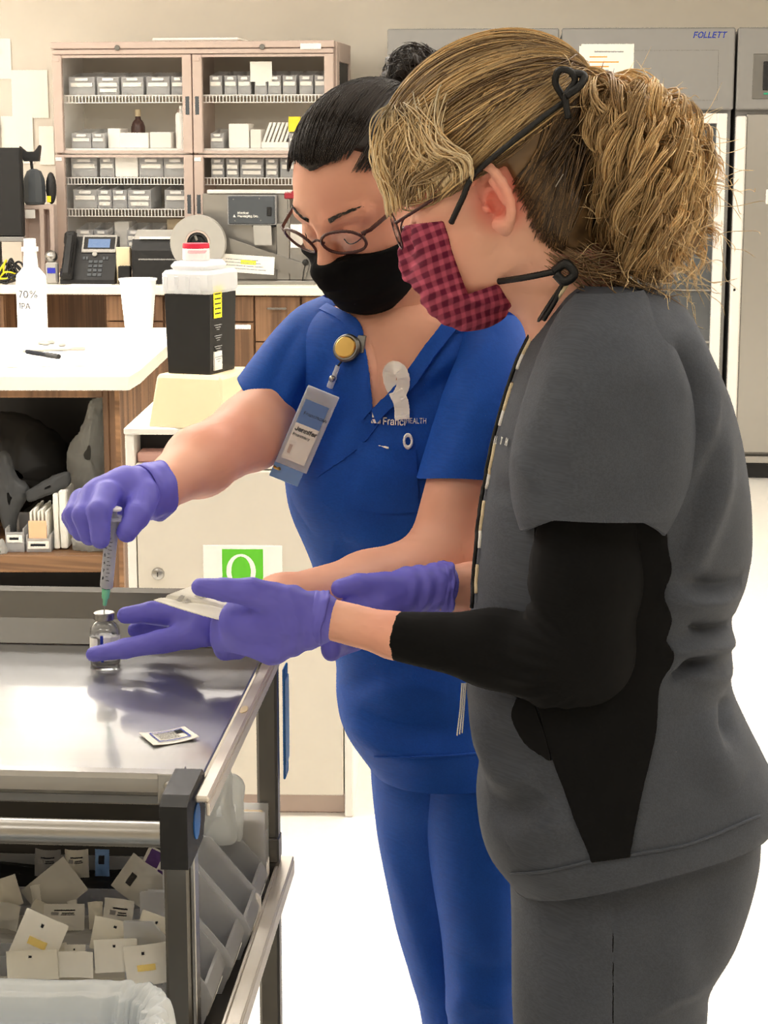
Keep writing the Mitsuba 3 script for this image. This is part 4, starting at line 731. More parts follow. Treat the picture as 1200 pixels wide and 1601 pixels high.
SP = [(182, 1462, 1.83, 50, 62, -6, 'm_paper', 'upright white pouch with printed text beside the cart leg', txt(), .15), (98, 1455, 1.84, 70, 44, 2, 'm_paper', 'white pouch with printed text lying behind the tilted sachet', txt(), .4),
      (104, 1418, 1.88, 92, 70, 40, 'm_smoke2', 'large translucent pouch leaning left at the back of the cart shelf', [], .3), (206, 1410, 1.89, 92, 66, -34, 'm_smoke2', 'translucent pouch with a dark plug leaning right at the back', [(.2, .32, .3, .62, 'm_black', 'dark plug')], .3),
      (152, 1452, 1.85, 24, 46, 4, 'm_pouch', 'narrow pouch partly behind the upright printed pouch', [], .2), (62, 1420, 1.88, 16, 40, 12, 'm_paper', 'thin white strip standing among the pouches', [], .2),
      (15, 1420, 1.86, 46, 52, 18, 'm_pouch', 'cream pouch standing at the left edge of the cart shelf', [], .2), (8, 1452, 1.83, 44, 44, -8, 'm_smoke2', 'translucent pouch at the left edge below the cream pouch', [], .2),
      (56, 1448, 1.86, 46, 42, -30, 'm_pouch', 'cream pouch leaning behind the printed pouch on the left', [], .2), (120, 1440, 1.87, 16, 36, 14, 'm_paper', 'slim printed strip leaning in the middle of the pouches', [(.3, .7, .3, .8, 'm_inkgrey')], .2),
      (235, 1380, 1.96, 56, 56, -25, 'm_paper', 'white and purple printed packet at the back right under the cart top', [(.1, .5, .5, .95, 'm_purple', 'purple print'), (.55, .95, .2, .5, 'm_purple', 'purple print')], .2),
      (120, 1375, 2.0, 40, 50, 2, 'm_pouch', 'printed packet in the back row below the cart top, middle', txt(), .1), (72, 1375, 2.0, 44, 50, -2, 'm_inkgrey', 'grey printed packet in the back row below the cart top, left', txt(), .1), (160, 1370, 2.0, 24, 46, 0, 'm_bluecard', 'pale blue packet in the back row beside the purple one', [(.3, .7, .5, .8, 'm_ink')], .1)]
mat('m_smoke2', (206, 204, 196), .35)
for a in SP: pouch(*a[:9], lean=a[9], name='pouch', group='pouches on the cart shelf', thick_=.006)
for i, (y0, y1, h_, lb) in enumerate(((1.70, 1.76, .05, 'front clear tray holding the white sachets on the cart shelf'), (1.80, 1.90, .045, 'middle clear tray holding the printed pouches on the cart shelf'), (1.95, 2.05, .045, 'back clear tray below the cart top'))):
    w = .002; x0, x1 = -.95, -.345 if i else -.33; z0 = ZS + .0006
    one('supply_tray', cat_([box(x0, x1, y0, y0 + w, z0, z0 + h_, 0), box(x0, x1, y1 - w, y1, z0, z0 + h_, 0), box(x0, x0 + w, y0 + w, y1 - w, z0, z0 + h_, 0), box(x1 - w, x1, y0 + w, y1 - w, z0, z0 + h_, 0), box(x0, x1, y0, y1, z0, z0 + w, 0)]), 'm_bin', lb, 'tray')
    one('packet_pile', crumple(box(x0 + .01, x1 - .01, y0 + .008, y1 - .008, z0 + .004, z0 + h_ * .8, .01).subdivide().subdivide().subdivide(), .012, 30, i), ['m_pouch', 'm_tape', 'm_dark'][i], ['heap of sachets filling the front tray', 'heap of pouches filling the middle tray', 'dark supplies filling the back tray'][i], 'supplies', kind='stuff')
# upright bags behind the end bins
def upbag(pts, Y, d, m, label, a=.006, seed=0):
    q = np.array([P(px, py, Y)[[0, 2]] for px, py in pts]); c = q.mean(0); ring = spline(np.vstack([q, q[:1]]), 65)[:-1]; rows_ = []
    for s_ in np.linspace(-1, 1, 13):
        k_ = max(.02, (1 - abs(s_) ** 2.4)) ** .5; rr = c + (ring - c) * k_; rows_.append(np.stack([rr[:, 0], rr[:, 0] * 0 + Y + d * s_, rr[:, 1]], 1))
    return one('clear_pouch', crumple(grid(np.array(rows_), True), a, 40, seed), m, label, 'pouch', smooth=True)
upbag([(318, 1316), (322, 1260), (345, 1215), (358, 1205), (362, 1260), (366, 1316)], 1.99, .012, 'm_poly', 'tall clear pouch with printed paper standing behind the end bins', .004, 2)
upbag([(354, 1300), (357, 1222), (368, 1214), (380, 1228), (378, 1262), (374, 1312)], 2.02, .012, 'm_poly', 'rounded clear pouch at the corner leg behind the end bins', .004, 3)
# waste bin with a bag liner in front of the cart
t = thing('lined_bin', 'bin lined with a pale grey plastic bag at the lower left corner', 'bin')
zb = P(120, 1520, 1.56)[2]; xr2 = P(258, 1560, 1.52)[0]; xl2, y0, y1 = xr2 - .34, 1.17, 1.545
def rr(cx_, cy_, hx_, hy_, r_, n=96):
    a = np.linspace(0, 2 * math.pi, n, endpoint=False); c, s_ = np.cos(a), np.sin(a); e = .25; return np.stack([cx_ + hx_ * np.sign(c) * np.abs(c) ** e, cy_ + hy_ * np.sign(s_) * np.abs(s_) ** e], 1), a
cx_, cy_ = (xl2 + xr2) / 2, (y0 + y1) / 2; rows_ = []
for q, (g, z) in enumerate(((-.30, zb - .36), (-.03, zb - .35), (-.02, zb - .2), (-.012, zb - .03), (-.006, zb - .008), (.0, zb), (.006, zb - .004), (.009, zb - .03), (.012, zb - .09), (.014, zb - .2), (.012, zb - .32))):
    p_, a = rr(cx_, cy_, (xr2 - xl2) / 2 + g, (y1 - y0) / 2 + g, .02, 240)
    wv = (meshkit.fbm(np.stack([np.cos(a) * 9, np.sin(a) * 9, a * 0 + q * .12], 1), 3, 5) - .5) * (.0 if q < 1 else .014 if q < 4 else .016 if q > 6 else .006); fold = .0035 * np.sin(a * 46 + 3 * np.sin(a * 7)) * (q > 1) * np.clip((np.cos(a - .0) + .3), 0, 1)
    p_ = p_ + np.stack([np.cos(a), np.sin(a)], 1) * (wv + fold)[:, None]; rows_.append(np.stack([p_[:, 0], p_[:, 1], z + wv * .8], 1))
part(t, 'bag_liner', grid(spline(np.array(rows_).reshape(len(rows_), -1), 40).reshape(40, 240, 3), True), 'm_bag', smooth=True, label='pale grey plastic bag liner')
part(t, 'shell', lathe([(0, 0), (.9, 0), (1, zb - .02), (.97, zb - .02), (.87, .01), (0, .01)], 4).apply_transform(np.diag([.24, .265, 1, 1]) @ trimesh.transformations.rotation_matrix(math.pi / 4, (0, 0, 1))).apply_translation((cx_, cy_, 0)), 'm_tape')
# ================================================================ figures: signed distance bodies and lofted clothes
def smin(a, b, k):
    h = np.clip(.5 + .5 * (b - a) / k, 0, 1); return b + (a - b) * h - k * h * (1 - h)
def smax(a, b, k): return -smin(-a, -b, k)
def cap(p, a, b, ra, rb):
    a = np.asarray(a, float); b = np.asarray(b, float); d = b - a; t = np.clip(((p - a) @ d) / (d @ d + 1e-12), 0, 1); return np.linalg.norm(p - a - t[:, None] * d, axis=1) - (ra + (rb - ra) * t)
def ell(p, c, r, R=None):
    q = p - np.asarray(c, float); q = q if R is None else q @ np.asarray(R).T; r = np.asarray(r, float); k0 = np.linalg.norm(q / r, axis=1); k1 = np.linalg.norm(q / r ** 2, axis=1); return k0 * (k0 - 1) / (k1 + 1e-9)
def chain(p, pts, k=.004):
    d = None
    for (a, ra), (b, rb) in zip(pts[:-1], pts[1:]): c = cap(p, a, b, ra, rb); d = c if d is None else smin(d, c, k)
    return d
def pc(*j): return [(P(x, y, Y), r) for x, y, Y, r in j]      # joints from picture points at their depth
def nets(fn, lo, hi, h):
    lo, hi = np.asarray(lo, float), np.asarray(hi, float); n = np.ceil((hi - lo) / h).astype(int) + 1; B = 8; nb = -(-n // B)
    c = [lo[i] + (np.arange(nb[i]) * B + B / 2 - .5) * h for i in range(3)]; cg = np.stack(np.meshgrid(*c, indexing='ij'), -1).reshape(-1, 3); dc = fn(cg)
    V = np.repeat(np.repeat(np.repeat(dc.reshape(nb), B, 0), B, 1), B, 2).astype(np.float32); act = np.nonzero(np.abs(dc) < 1.5 * B * h)[0]
    bi = np.stack(np.unravel_index(act, nb), 1) * B; off = np.stack(np.meshgrid(*[np.arange(B)] * 3, indexing='ij'), -1).reshape(-1, 3)
    for s in range(0, len(bi), 600):
        ii = (bi[s:s + 600, None] + off).reshape(-1, 3); V[ii[:, 0], ii[:, 1], ii[:, 2]] = fn(lo + ii * h)
    S = V < 0; c8 = [(i, j, k) for i in (0, 1) for j in (0, 1) for k in (0, 1)]; sh = np.array(V.shape) - 1
    sl = lambda A, o: A[o[0]:o[0] + sh[0], o[1]:o[1] + sh[1], o[2]:o[2] + sh[2]]
    cnt = sum(sl(S, o).astype(np.int8) for o in c8); C_ = np.argwhere((cnt > 0) & (cnt < 8)); idx = -np.ones(sh, int); idx[tuple(C_.T)] = np.arange(len(C_))
    acc, w = np.zeros((len(C_), 3)), np.zeros(len(C_)); val = {o: V[tuple((C_ + o).T)].astype(float) for o in c8}
    for a in c8:
        for ax in range(3):
            if a[ax] == 0:
                b = list(a); b[ax] = 1; b = tuple(b); m = (val[a] < 0) != (val[b] < 0); t = np.where(m, val[a] / (val[a] - val[b] + 1e-20), 0); q = np.tile(np.array(a, float), (len(C_), 1)); q[:, ax] = t; acc[m] += q[m]; w[m] += 1
    v = lo + (C_ + acc / w[:, None]) * h; F_ = []
    for ax in range(3):
        o1 = [0, 0, 0]; o1[ax] = 1; A0 = S[tuple(slice(1, sh[i]) if i != ax else slice(0, sh[i]) for i in range(3))]; A1 = S[tuple(slice(1, sh[i]) if i != ax else slice(1, sh[i] + 1) for i in range(3))]
        e = np.argwhere(A0 != A1); ins = A0[tuple(e.T)]; e = e + np.array([1 if i != ax else 0 for i in range(3)]); u, w_ = (ax + 1) % 3, (ax + 2) % 3; q = []
        for du, dw in ((-1, -1), (0, -1), (0, 0), (-1, 0)): k = e.copy(); k[:, u] += du; k[:, w_] += dw; q.append(idx[tuple(k.T)])
        q = np.stack(q, 1); q[~ins] = q[~ins][:, ::-1]; F_.append(q)
    q = np.vstack(F_); return trimesh.Trimesh(v, np.vstack([q[:, [0, 1, 2]], q[:, [0, 2, 3]]]), process=False)
def pbox(pts, m):
    q = np.array([a for a, _ in pts]); r = max(r for _, r in pts) + m; return q.min(0) - r, q.max(0) + r
EF = np.array([-math.sin(YAW), math.cos(YAW), 0.0])      # away from the viewer, level


class Loft:
    """a garment as rings: each row = (left px, py), (right px, py), depth Y of the ring's axis, half depth, [lift of the near side, of the far side]"""
    def __init__(s, rows, e=2.3, dense=400):
        A = np.array([[*P(r[0][0], r[0][1], r[2]), *P(r[1][0], r[1][1], r[2]), r[3], r[4] if len(r) > 4 else 0, r[5] if len(r) > 5 else 0, r[0][0], r[0][1], r[1][0], r[1][1]] for r in rows]); s.k = len(rows); s.tab = spline(A, dense); s.n = dense; s.e = e; s.creases = []
    def row(s, v):
        x = np.clip(np.asarray(v, float), 0, 1) * (s.n - 1); i = np.minimum(x.astype(int), s.n - 2); t = (x - i)[..., None]; return s.tab[i] * (1 - t) + s.tab[i + 1] * t
    def at(s, v, th, off=0.0, crease=True):
        v, th = np.broadcast_arrays(np.asarray(v, float), np.asarray(th, float)); r = s.row(v); L, R = r[..., :3], r[..., 3:6]; c = (L + R) / 2; h = (R - L) / 2; hd = r[..., 6:7]; co, si = np.cos(th), np.sin(th); f = lambda a: np.sign(a) * np.abs(a) ** (2 / s.e)
        hl = np.linalg.norm(h, axis=-1, keepdims=True); g = 1.0
        nrm = h / hl * (np.sign(co) * np.abs(co) ** (2 - 2 / s.e) / hl[..., 0])[..., None] + EF * (np.sign(si) * np.abs(si) ** (2 - 2 / s.e) / hd[..., 0])[..., None]; nrm /= np.linalg.norm(nrm, axis=-1, keepdims=True) + 1e-12
        p = c + h * f(co)[..., None] + EF * hd * f(si)[..., None]; p[..., 2] += np.where(si < 0, r[..., 7], r[..., 8]) * np.abs(si) ** 1.5
        d = np.asarray(off, float) * np.ones(v.shape)
        if crease and s.creases:
            t = (f(co) + 1) / 2; gx = r[..., 9] * (1 - t) + r[..., 11] * t; gy = r[..., 10] * (1 - t) + r[..., 12] * t; g = np.stack([gx, gy], -1)
            for pts, w, dep, side in s.creases:
                q = np.asarray(pts, float); best = np.full(v.shape, 1e9); al = np.zeros(v.shape); n_ = len(q) - 1
                for i in range(n_):
                    e = q[i + 1] - q[i]; u = np.clip(((g - q[i]) @ e) / (e @ e), 0, 1); dd = np.linalg.norm(g - q[i] - u[..., None] * e, axis=-1); m = dd < best; best = np.where(m, dd, best); al = np.where(m, (i + u) / n_, al)
                d = d + dep * np.exp(-(best / w) ** 2) * np.sqrt(np.clip(np.sin(np.pi * np.clip(al * .96 + .02, 0, 1)), 0, 1)) * np.clip(-si * side * 3 + .2, 0, 1)
        return p + nrm * d[..., None]
    def mesh(s, nv=160, nt=220, v0=0., v1=1., off=0., d=.003):
        v, t = np.meshgrid(np.linspace(v0, v1, nv), np.arange(nt) * 2 * math.pi / nt, indexing='ij'); o = s.at(v, t, off); m = grid(o, True)
        k = (nv - 1) * nt; hem = s.at(np.full(nt, v1), np.arange(nt) * 2 * math.pi / nt, off - d); hem2 = s.at(np.full(nt, v1 - .06 * (v1 - v0)), np.arange(nt) * 2 * math.pi / nt, off - d); j = np.arange(nt); b = (j + 1) % nt; V0 = len(m.vertices)
        f = [np.stack([k + j, k + b, V0 + b], 1), np.stack([k + j, V0 + b, V0 + j], 1), np.stack([V0 + j, V0 + b, V0 + nt + b], 1), np.stack([V0 + j, V0 + nt + b, V0 + nt + j], 1)]
        m = trimesh.Trimesh(np.vstack([m.vertices, hem, hem2]), np.vstack([m.faces] + f), process=False)
        if m.face_normals[len(m.faces) // 3] @ (m.triangles_center[len(m.faces) // 3] - m.vertices.mean(0)) < 0: m.invert()
        return m
    def table(s):
        if not hasattr(s, 'tree'):
            from scipy.spatial import cKDTree
            s.V, s.TH = [x.ravel() for x in np.meshgrid(np.linspace(0, 1, 260), -np.arccos(np.linspace(-.999, .999, 260)), indexing='ij')]; s.tree = cKDTree(pix(s.at(s.V, s.TH, 0, False)))
        return s.tree
    def vt(s, px, py):
        """ring parameter and angle of the point of the near side that the picture shows at (px, py)"""
        d, i = s.table().query([px, py], k=4); w = 1 / (d + .05); w /= w.sum(); return s.V[i] @ w, s.TH[i] @ w
    def fold(s):
        """fold lines named by the picture, moved to the garment's own coordinates"""
        out = []
        for pts, w, dep, side in s.creases:
            g = []
            for q in pts:
                v, th = s.vt(*q); r = s.row(v); c = math.cos(th); t = (np.sign(c) * abs(c) ** (2 / s.e) + 1) / 2; g.append((r[9] * (1 - t) + r[11] * t, r[10] * (1 - t) + r[12] * t))
            out.append((g, w, dep, side))
        s.creases = out
    def patch(s, pts_a, pts_b, n=40, m=24, off=.0012, d=.0012, near=True):
        """cloth between two garment curves"""
        a, b = spline(pts_a, n), spline(pts_b, n); g = np.zeros((n, m, 3)); vt = lambda q: np.array([s.vt(*x) for x in q]); A_, B_ = vt(a), vt(b); w = np.linspace(0, 1, m)[None, :, None]; q = A_[:, None] * (1 - w) + B_[:, None] * w; g = grid(s.at(q[..., 0], q[..., 1], off))
        c = g.triangles_center.mean(0); 
        if g.face_normals.mean(0) @ (c - (s.row(.5)[:3] + s.row(.5)[3:6]) / 2) < 0: g.invert()
        return thick(g, d)
    def line(s, pts, r, off=.0, n=60):
        q = spline(pts, n); vt = np.array([s.vt(*x) for x in q]); return tube(s.at(vt[:, 0], vt[:, 1], off), r, 6)
    def on(s, px, py, off=0.):
        v, t = s.vt(px, py); p = s.at(np.array([v]), np.array([t]), off)[0]; e = 1e-3; dv = s.at(np.array([v + e]), np.array([t]))[0] - s.at(np.array([v]), np.array([t]))[0]; dt = s.at(np.array([v]), np.array([t + e]))[0] - s.at(np.array([v]), np.array([t]))[0]
        n = U(np.cross(dv, dt)); n = n if n @ FW < 0 else -n; x = U(dt); x = x if x @ RT > 0 else -x; return p, x, U(np.cross(n, x)), n


# cloth and skin
def weave(c, c2):
    a, b = lin(c), lin(c2); return pfn(lambda p, n, uv: mix(a, b, noise((p.x + p.y) * 900, (p.z) * 900) * .5 + .5 * fbm(p.x * 30, p.y * 30, p.z * 30)))
mat('m_gown_blue', weave((14, 62, 150), (22, 78, 170)), .75, spec=.25, sheen=.4); mat('m_gown_grey', weave((63, 67, 75), (79, 84, 93)), .8, spec=.2, sheen=.35)
mat('m_knit', weave((12, 12, 13), (22, 22, 23)), .9, spec=.15, sheen=.2); mat('m_maskblack', weave((9, 9, 10), (20, 20, 21)), .9, spec=.15)
mat('m_glove', pfn(lambda p, n, uv: mix(lin((88, 84, 186)), lin((112, 108, 208)), fbm(p.x * 40, p.y * 40, p.z * 40))), .5, spec=.35)
def skin(c, c2, sp): a, b, r = lin(c), lin(c2), lin((206, 120, 104)); return pfn(lambda p, n, uv: mix(mix(a, b, fbm(p.x * 18, p.y * 18, p.z * 18)), r, sp * smoothstep(.45, .8, fbm(p.x * 9 + 5, p.y * 9, p.z * 9 + 3))))
mat('m_skin_a', skin((228, 174, 150), (214, 154, 128), .3), .5, spec=.35); ear_b = P(780, 318, 1.915); _sk = [lin((240, 188, 164)), lin((230, 168, 144)), lin((222, 118, 104))]
mat('m_skin_b', pfn(lambda p, n, uv: mix(mix(_sk[0], _sk[1], fbm(p.x * 18, p.y * 18, p.z * 18)), _sk[2], dr.minimum(1, .35 * smoothstep(.45, .8, fbm(p.x * 9 + 5, p.y * 9, p.z * 9 + 3)) + .75 * (1 - smoothstep(.016, .042, dr.norm(p - mi.Point3f(*map(float, ear_b)))))))), .5, spec=.35)
mat('m_ear', (222, 130, 116), .5); mat('m_lash', (40, 30, 26), .8)
scene['m_hair'] = {'type': 'twosided', 'b': {'type': 'principled', 'base_color': {'type': 'mesh_attribute', 'name': 'vertex_color'}, 'roughness': .38, 'specular': .5}}
mat('m_hairdark', pfn(lambda p, n, uv: mix(lin((20, 16, 14)), lin((44, 34, 28)), fbm(p.x * 60, p.y * 60, p.z * 60))), .45, spec=.4)


class Head:
    """frame of a head: origin between the ears, f forward, u up, l to the person's left"""
    def __init__(s, o, fh, pitch, roll=0., k=1.):
        s.k = k
        fh = U(np.array([*fh, 0.])); p = math.radians(pitch); z = np.array([0, 0, 1.]); s.o = np.asarray(o); s.f = fh * math.cos(p) - z * math.sin(p); s.u = fh * math.sin(p) + z * math.cos(p); s.l = np.cross(s.u, s.f)
        c, n = math.cos(roll), math.sin(roll); s.u, s.l = s.u * c + s.l * n, s.l * c - s.u * n; s.R = np.array([s.l, s.f, s.u])
    def loc(s, p):
        q = (p - s.o) @ s.R.T; q[..., 1] = np.where(q[..., 1] > 0, q[..., 1] / s.k, q[..., 1]); return q
    def w(s, x, y, z): return s.o + s.l * x + s.f * (y * s.k if y > 0 else y) + s.u * z
    def wm(s, m): return xf(m, basis(s.o, s.l, s.f, s.u))
    @staticmethod
    def face(q, ears=True):
        d = ell(q, (0, -.008, .042), (.075, .098, .084)); d = smin(d, ell(q, (0, .035, .012), (.064, .056, .075)), .03); d = smin(d, ell(q, (0, .035, -.045), (.056, .056, .055)), .03); d = smin(d, ell(q, (0, .074, -.084), (.024, .02, .018)), .025)
        m = q.copy(); m[:, 0] = np.abs(m[:, 0]); d = smin(d, ell(m, (.04, .056, -.018), (.03, .032, .03)), .02); d = smin(d, cap(m, (.01, .088, .03), (.046, .074, .032), .011, .011), .012)
        d = smax(d, -ell(m, (.033, .104, .012), (.02, .018, .014)), .012); d = smin(d, ell(m, (.032, .079, .011), (.0135, .0135, .0125)), .004)
        d = smin(d, cap(q, (0, .094, .022), (0, .117, -.018), .0085, .0115), .012); d = smin(d, ell(m, (.011, .1, -.022), (.009, .011, .008)), .006)
        d = smin(d, ell(q, (0, .09, -.05), (.024, .012, .007)), .006); d = smin(d, ell(q, (0, .09, -.06), (.02, .012, .007)), .006); return d
    @staticmethod
    def ear(q):    # q with |x|; the ear stands beside the head, tilted
        q = q / 1.06; c = np.array([.0745, -.026, .0]); a = math.radians(12); e = q - c; e = np.stack([e[:, 0] * math.cos(.3) + e[:, 1] * math.sin(.3), -e[:, 0] * math.sin(.3) + e[:, 1] * math.cos(.3), e[:, 2]], 1); y = e[:, 1] * math.cos(a) - e[:, 2] * math.sin(a); z = e[:, 1] * math.sin(a) + e[:, 2] * math.cos(a); e = np.stack([e[:, 0], y, z], 1)
        t = np.linspace(-.9, 3.9, 15); hx = np.stack([t * 0 + .005, -.017 * np.cos(t - 1.5) * 1.02 * (1 - .12 * (np.sin(t) < -.2)), .031 * np.sin(t * .93 + .1)], 1); hx[:, 1] = -.0175 * np.sin(t * .96 + .25); hx[:, 2] = -.031 * np.cos(t * .96 + .25) + .002
        d = ell(e, (-.002, 0, 0), (.0045, .017, .031)); d = smin(d, ell(e, (-.009, .004, 0), (.012, .014, .024)), .006)
        for i in range(len(hx) - 1): d = smin(d, cap(e, hx[i], hx[i + 1], .0042, .0042), .003)
        d = smin(d, ell(e, (.002, .006, -.027), (.006, .0085, .011)), .006); d = smax(d, -ell(e, (.006, .002, -.006), (.012, .0095, .0125)), .002); d = smax(d, -ell(e, (.007, -.002, .017), (.008, .0085, .007)), .002); d = smin(d, cap(e, (.006, -.01, -.012), (.006, -.008, .012), .003, .003), .003); d = smin(d, ell(e, (.005, .012, -.006), (.004, .004, .005)), .003); return d
def strands(paths, r, n=3):
    """hair: many tapering tubes in one mesh; paths: list of (k, 3); r: radius per strand"""
    V, Fc, o = [], [], 0
    for p, rr_ in zip(paths, r):
        k = len(p); t = np.gradient(p, axis=0); t /= np.linalg.norm(t, axis=1, keepdims=True) + 1e-9; u = np.cross(t, [.31, .52, .79]); u /= np.linalg.norm(u, axis=1, keepdims=True) + 1e-9; w = np.cross(t, u); a = np.arange(n) * 2 * math.pi / n; q = rr_ * np.minimum(1, np.minimum(np.linspace(.35, 6, k), np.linspace(8, .12, k)))
        V.append((p[:, None] + q[:, None, None] * (u[:, None] * np.cos(a)[None, :, None] + w[:, None] * np.sin(a)[None, :, None])).reshape(-1, 3)); i, j = np.meshgrid(np.arange(k - 1), np.arange(n), indexing='ij'); b = (j + 1) % n; x = np.stack([i * n + j, i * n + b, (i + 1) * n + b, (i + 1) * n + j], -1).reshape(-1, 4) + o; Fc.append(np.vstack([x[:, [0, 1, 2]], x[:, [0, 2, 3]]])); o += k * n
    return trimesh.Trimesh(np.vstack(V), np.vstack(Fc), process=False)
def hair_color(mesh_paths, cols, n=3): return np.vstack([np.repeat(c if c.ndim == 2 else np.tile(c, (len(p), 1)), n, 0) for p, c in zip(mesh_paths, cols)])
lc = lambda c: np.array(rgb(c)['value'])
def ring_at(a, b, r0, r1, n=48, wob=.0, seed=0, k=7, d=.0025):
    """a rolled cuff: a short sleeve of cloth or glove round the axis a-b"""
    M = frame(a, b); L = np.linalg.norm(np.asarray(b) - a); th = np.arange(n) * 2 * math.pi / n; rows_ = []
    for i, s_ in enumerate(np.linspace(0, 1, 9)):
        r = r0 + (r1 - r0) * s_ + wob * np.sin(k * th + 5 * s_ + seed) * s_ + wob * .6 * np.sin(s_ * 14 + np.sin(2 * th)); rows_.append(np.stack([r * np.cos(th), r * np.sin(th), L * s_ + th * 0 + wob * 1.5 * np.sin(3 * th + seed) * s_], 1))
    m = xf(grid(np.array(rows_), True), M); return thick(m, d) if (m.face_normals[3] @ (m.triangles_center[3] - np.asarray(a))) > 0 else thick(trimesh.Trimesh(m.vertices, m.faces[:, ::-1], process=False), d)
# ================================================================ person in the grey top
B_ = person_b = thing('person', 'person in a grey scrub top and maroon checked mask holding a white packet', 'person')
hb = Head(P(775, 318, 1.99), (-.95, .31), 20, 0., .86); hh = Head(P(775, 320, 1.99), (-.995, .10), 30)   # the head, and the hair's own frame
NB = P(918, 505, 1.99)
def f_head_b(p):
    q = hb.loc(p); d = Head.face(q); m = q.copy(); m[:, 0] = np.abs(m[:, 0]); d = smin(d, Head.ear(m), .004)
    n = cap(p, hb.w(0, -.022, -.03), NB, .05, .06); d = smin(d, n, .03); return smin(d, ell(p, NB + (-.012, 0, -.055), (.055, .075, .045)), .03)
RA = pc((925, 820, 1.845, .036), (908, 1004, 1.84, .034), (770, 1012, 1.86, .028), (617, 994, 1.885, .0222), (512, 967, 1.90, .0212))
RA2 = pc((985, 640, 2.14, .045), (860, 985, 2.17, .042), (740, 920, 2.11, .028), (690, 920, 2.09, .0245), (640, 925, 2.08, .023))
def f_arm_b(p): return chain(p, RA, .012)
def f_arm_b2(p): return chain(p, RA2, .012)
core = lambda p: smin(ell(p, P(950, 830, 1.99), (.11, .12, .22)), smin(cap(p, P(970, 1200, 1.92), P(960, 2450, 1.92), .08, .045), cap(p, P(980, 1200, 2.08), P(975, 2390, 2.08), .08, .045), .03), .05)
lo, hi = P(560, 40, 1.88), P(1010, 620, 2.1); bl = [nets(f_head_b, np.minimum(lo, hi) - (.0, .02, .0), np.maximum(lo, hi) + (0, .02, 0), .0024)]
for f_, r_ in ((f_arm_b, RA), (f_arm_b2, RA2)): bl.append(nets(f_, *pbox(r_, .004), .0045))
bl.append(nets(core, P(1200, 2560, 1.8) * (0, 1, 0) + (.02, 0, .0), P(700, 450, 2.18) * (0, 1, 0) + (.5, 0, 1.42), .011))
part(B_, 'body', cat_(bl), 'm_skin_b', smooth=True)
mat('m_earred', (224, 132, 118), .5)

# grey top
TB = Loft([((885, 440), (985, 440), 1.99, .075), ((868, 462), (1040, 458), 1.985, .12), ((842, 505), (1078, 500), 1.985, .165), ((812, 560), (1106, 560), 1.985, .175), ((786, 640), (1140, 640), 1.985, .18), ((766, 720), (1158, 720), 1.985, .175),
           ((752, 800), (1167, 800), 1.985, .168), ((743, 880), (1164, 880), 1.985, .16), ((737, 950), (1138, 955), 1.985, .155), ((731, 1010), (1137, 1010), 1.985, .155), ((728, 1060), (1138, 1062), 1.985, .16), ((735, 1120), (1158, 1112), 1.985, .166, .004), ((749, 1185), (1187, 1170), 1.985, .174, .01),
           ((745, 1250), (1206, 1212), 1.985, .18, .018), ((758, 1318), (1207, 1245), 1.985, .186, .026), ((797, 1372), (1194, 1268), 1.985, .188, .034)])
c_ = TB.creases
c_ += [([(1060, 905), (1120, 915), (1165, 905)], 14, -.015, 1), ([(1040, 935), (1090, 942), (1140, 938)], 14, .015, 1), ([(1080, 980), (1110, 985), (1140, 972)], 9, -.020, 1), ([(1040, 1015), (1090, 1012), (1140, 1000)], 12, .016, 1), ([(1050, 1060), (1080, 1040), (1110, 1030)], 9, -.019, 1), ([(1040, 1040), (1100, 1060), (1140, 1050)], 12, .008, 1),
       ([(1135, 1090), (1130, 1130), (1140, 1160)], 14, -.014, 1), ([(1100, 1110), (1110, 1170), (1150, 1230)], 30, .012, 1), ([(760, 1255), (800, 1275), (850, 1245)], 26, -.014, 1), ([(760, 1200), (800, 1220), (840, 1215)], 26, .012, 1), ([(790, 1310), (850, 1290), (900, 1280)], 30, .010, 1), ([(745, 1120), (760, 1170), (790, 1210)], 22, .008, 1),
       ([(1085, 560), (1110, 620), (1095, 700), (1080, 760)], 16, .010, 1), ([(1060, 540), (1085, 610), (1082, 690)], 12, -.012, 1), ([(1130, 660), (1125, 760), (1090, 860), (1060, 930)], 22, .012, 1), ([(1100, 700), (1090, 790), (1060, 870)], 18, -.008, 1), ([(770, 760), (800, 780), (830, 830)], 18, -.008, 1), ([(1040, 455), (1100, 560), (1140, 640)], 14, .006, 1)]
SB = Loft([((900, 458), (1005, 452), 1.90, .03), ((872, 492), (1028, 492), 1.885, .06), ((846, 545), (1052, 545), 1.872, .082), ((824, 605), (1076, 605), 1.862, .088), ((806, 670), (1087, 672), 1.855, .09), ((796, 730), (1080, 735), 1.85, .09), ((800, 785), (1060, 790), 1.845, .088), ((812, 829), (1038, 838), 1.842, .085, .034)], 2.15)
SB.creases += [([(850, 545), (828, 590), (806, 650)], 12, -.004, 1), ([(1020, 500), (1050, 560), (1075, 630)], 14, .005, 1), ([(880, 560), (900, 680), (930, 800)], 60, .006, 1), ([(1000, 600), (1010, 700), (990, 800)], 40, -.006, 1), ([(850, 640), (850, 720), (870, 790)], 26, -.005, 1), ([(800, 700), (820, 730), (840, 760)], 14, .005, 1)]
TB.fold(); SB.fold(); top = TB.mesh(240, 320); slv = SB.mesh(110, 180)
part(B_, 'scrub_top', cat_([top, slv]), 'm_gown_grey', smooth=50)
SB2 = Loft([((905, 470), (1000, 460), 2.07, .03), ((880, 560), (1060, 555), 2.11, .075), ((850, 680), (1085, 680), 2.13, .085), ((850, 780), (1050, 790), 2.13, .08)], 2.15); part(B_, 'sleeve', SB2.mesh(40, 80), 'm_gown_grey', smooth=50)
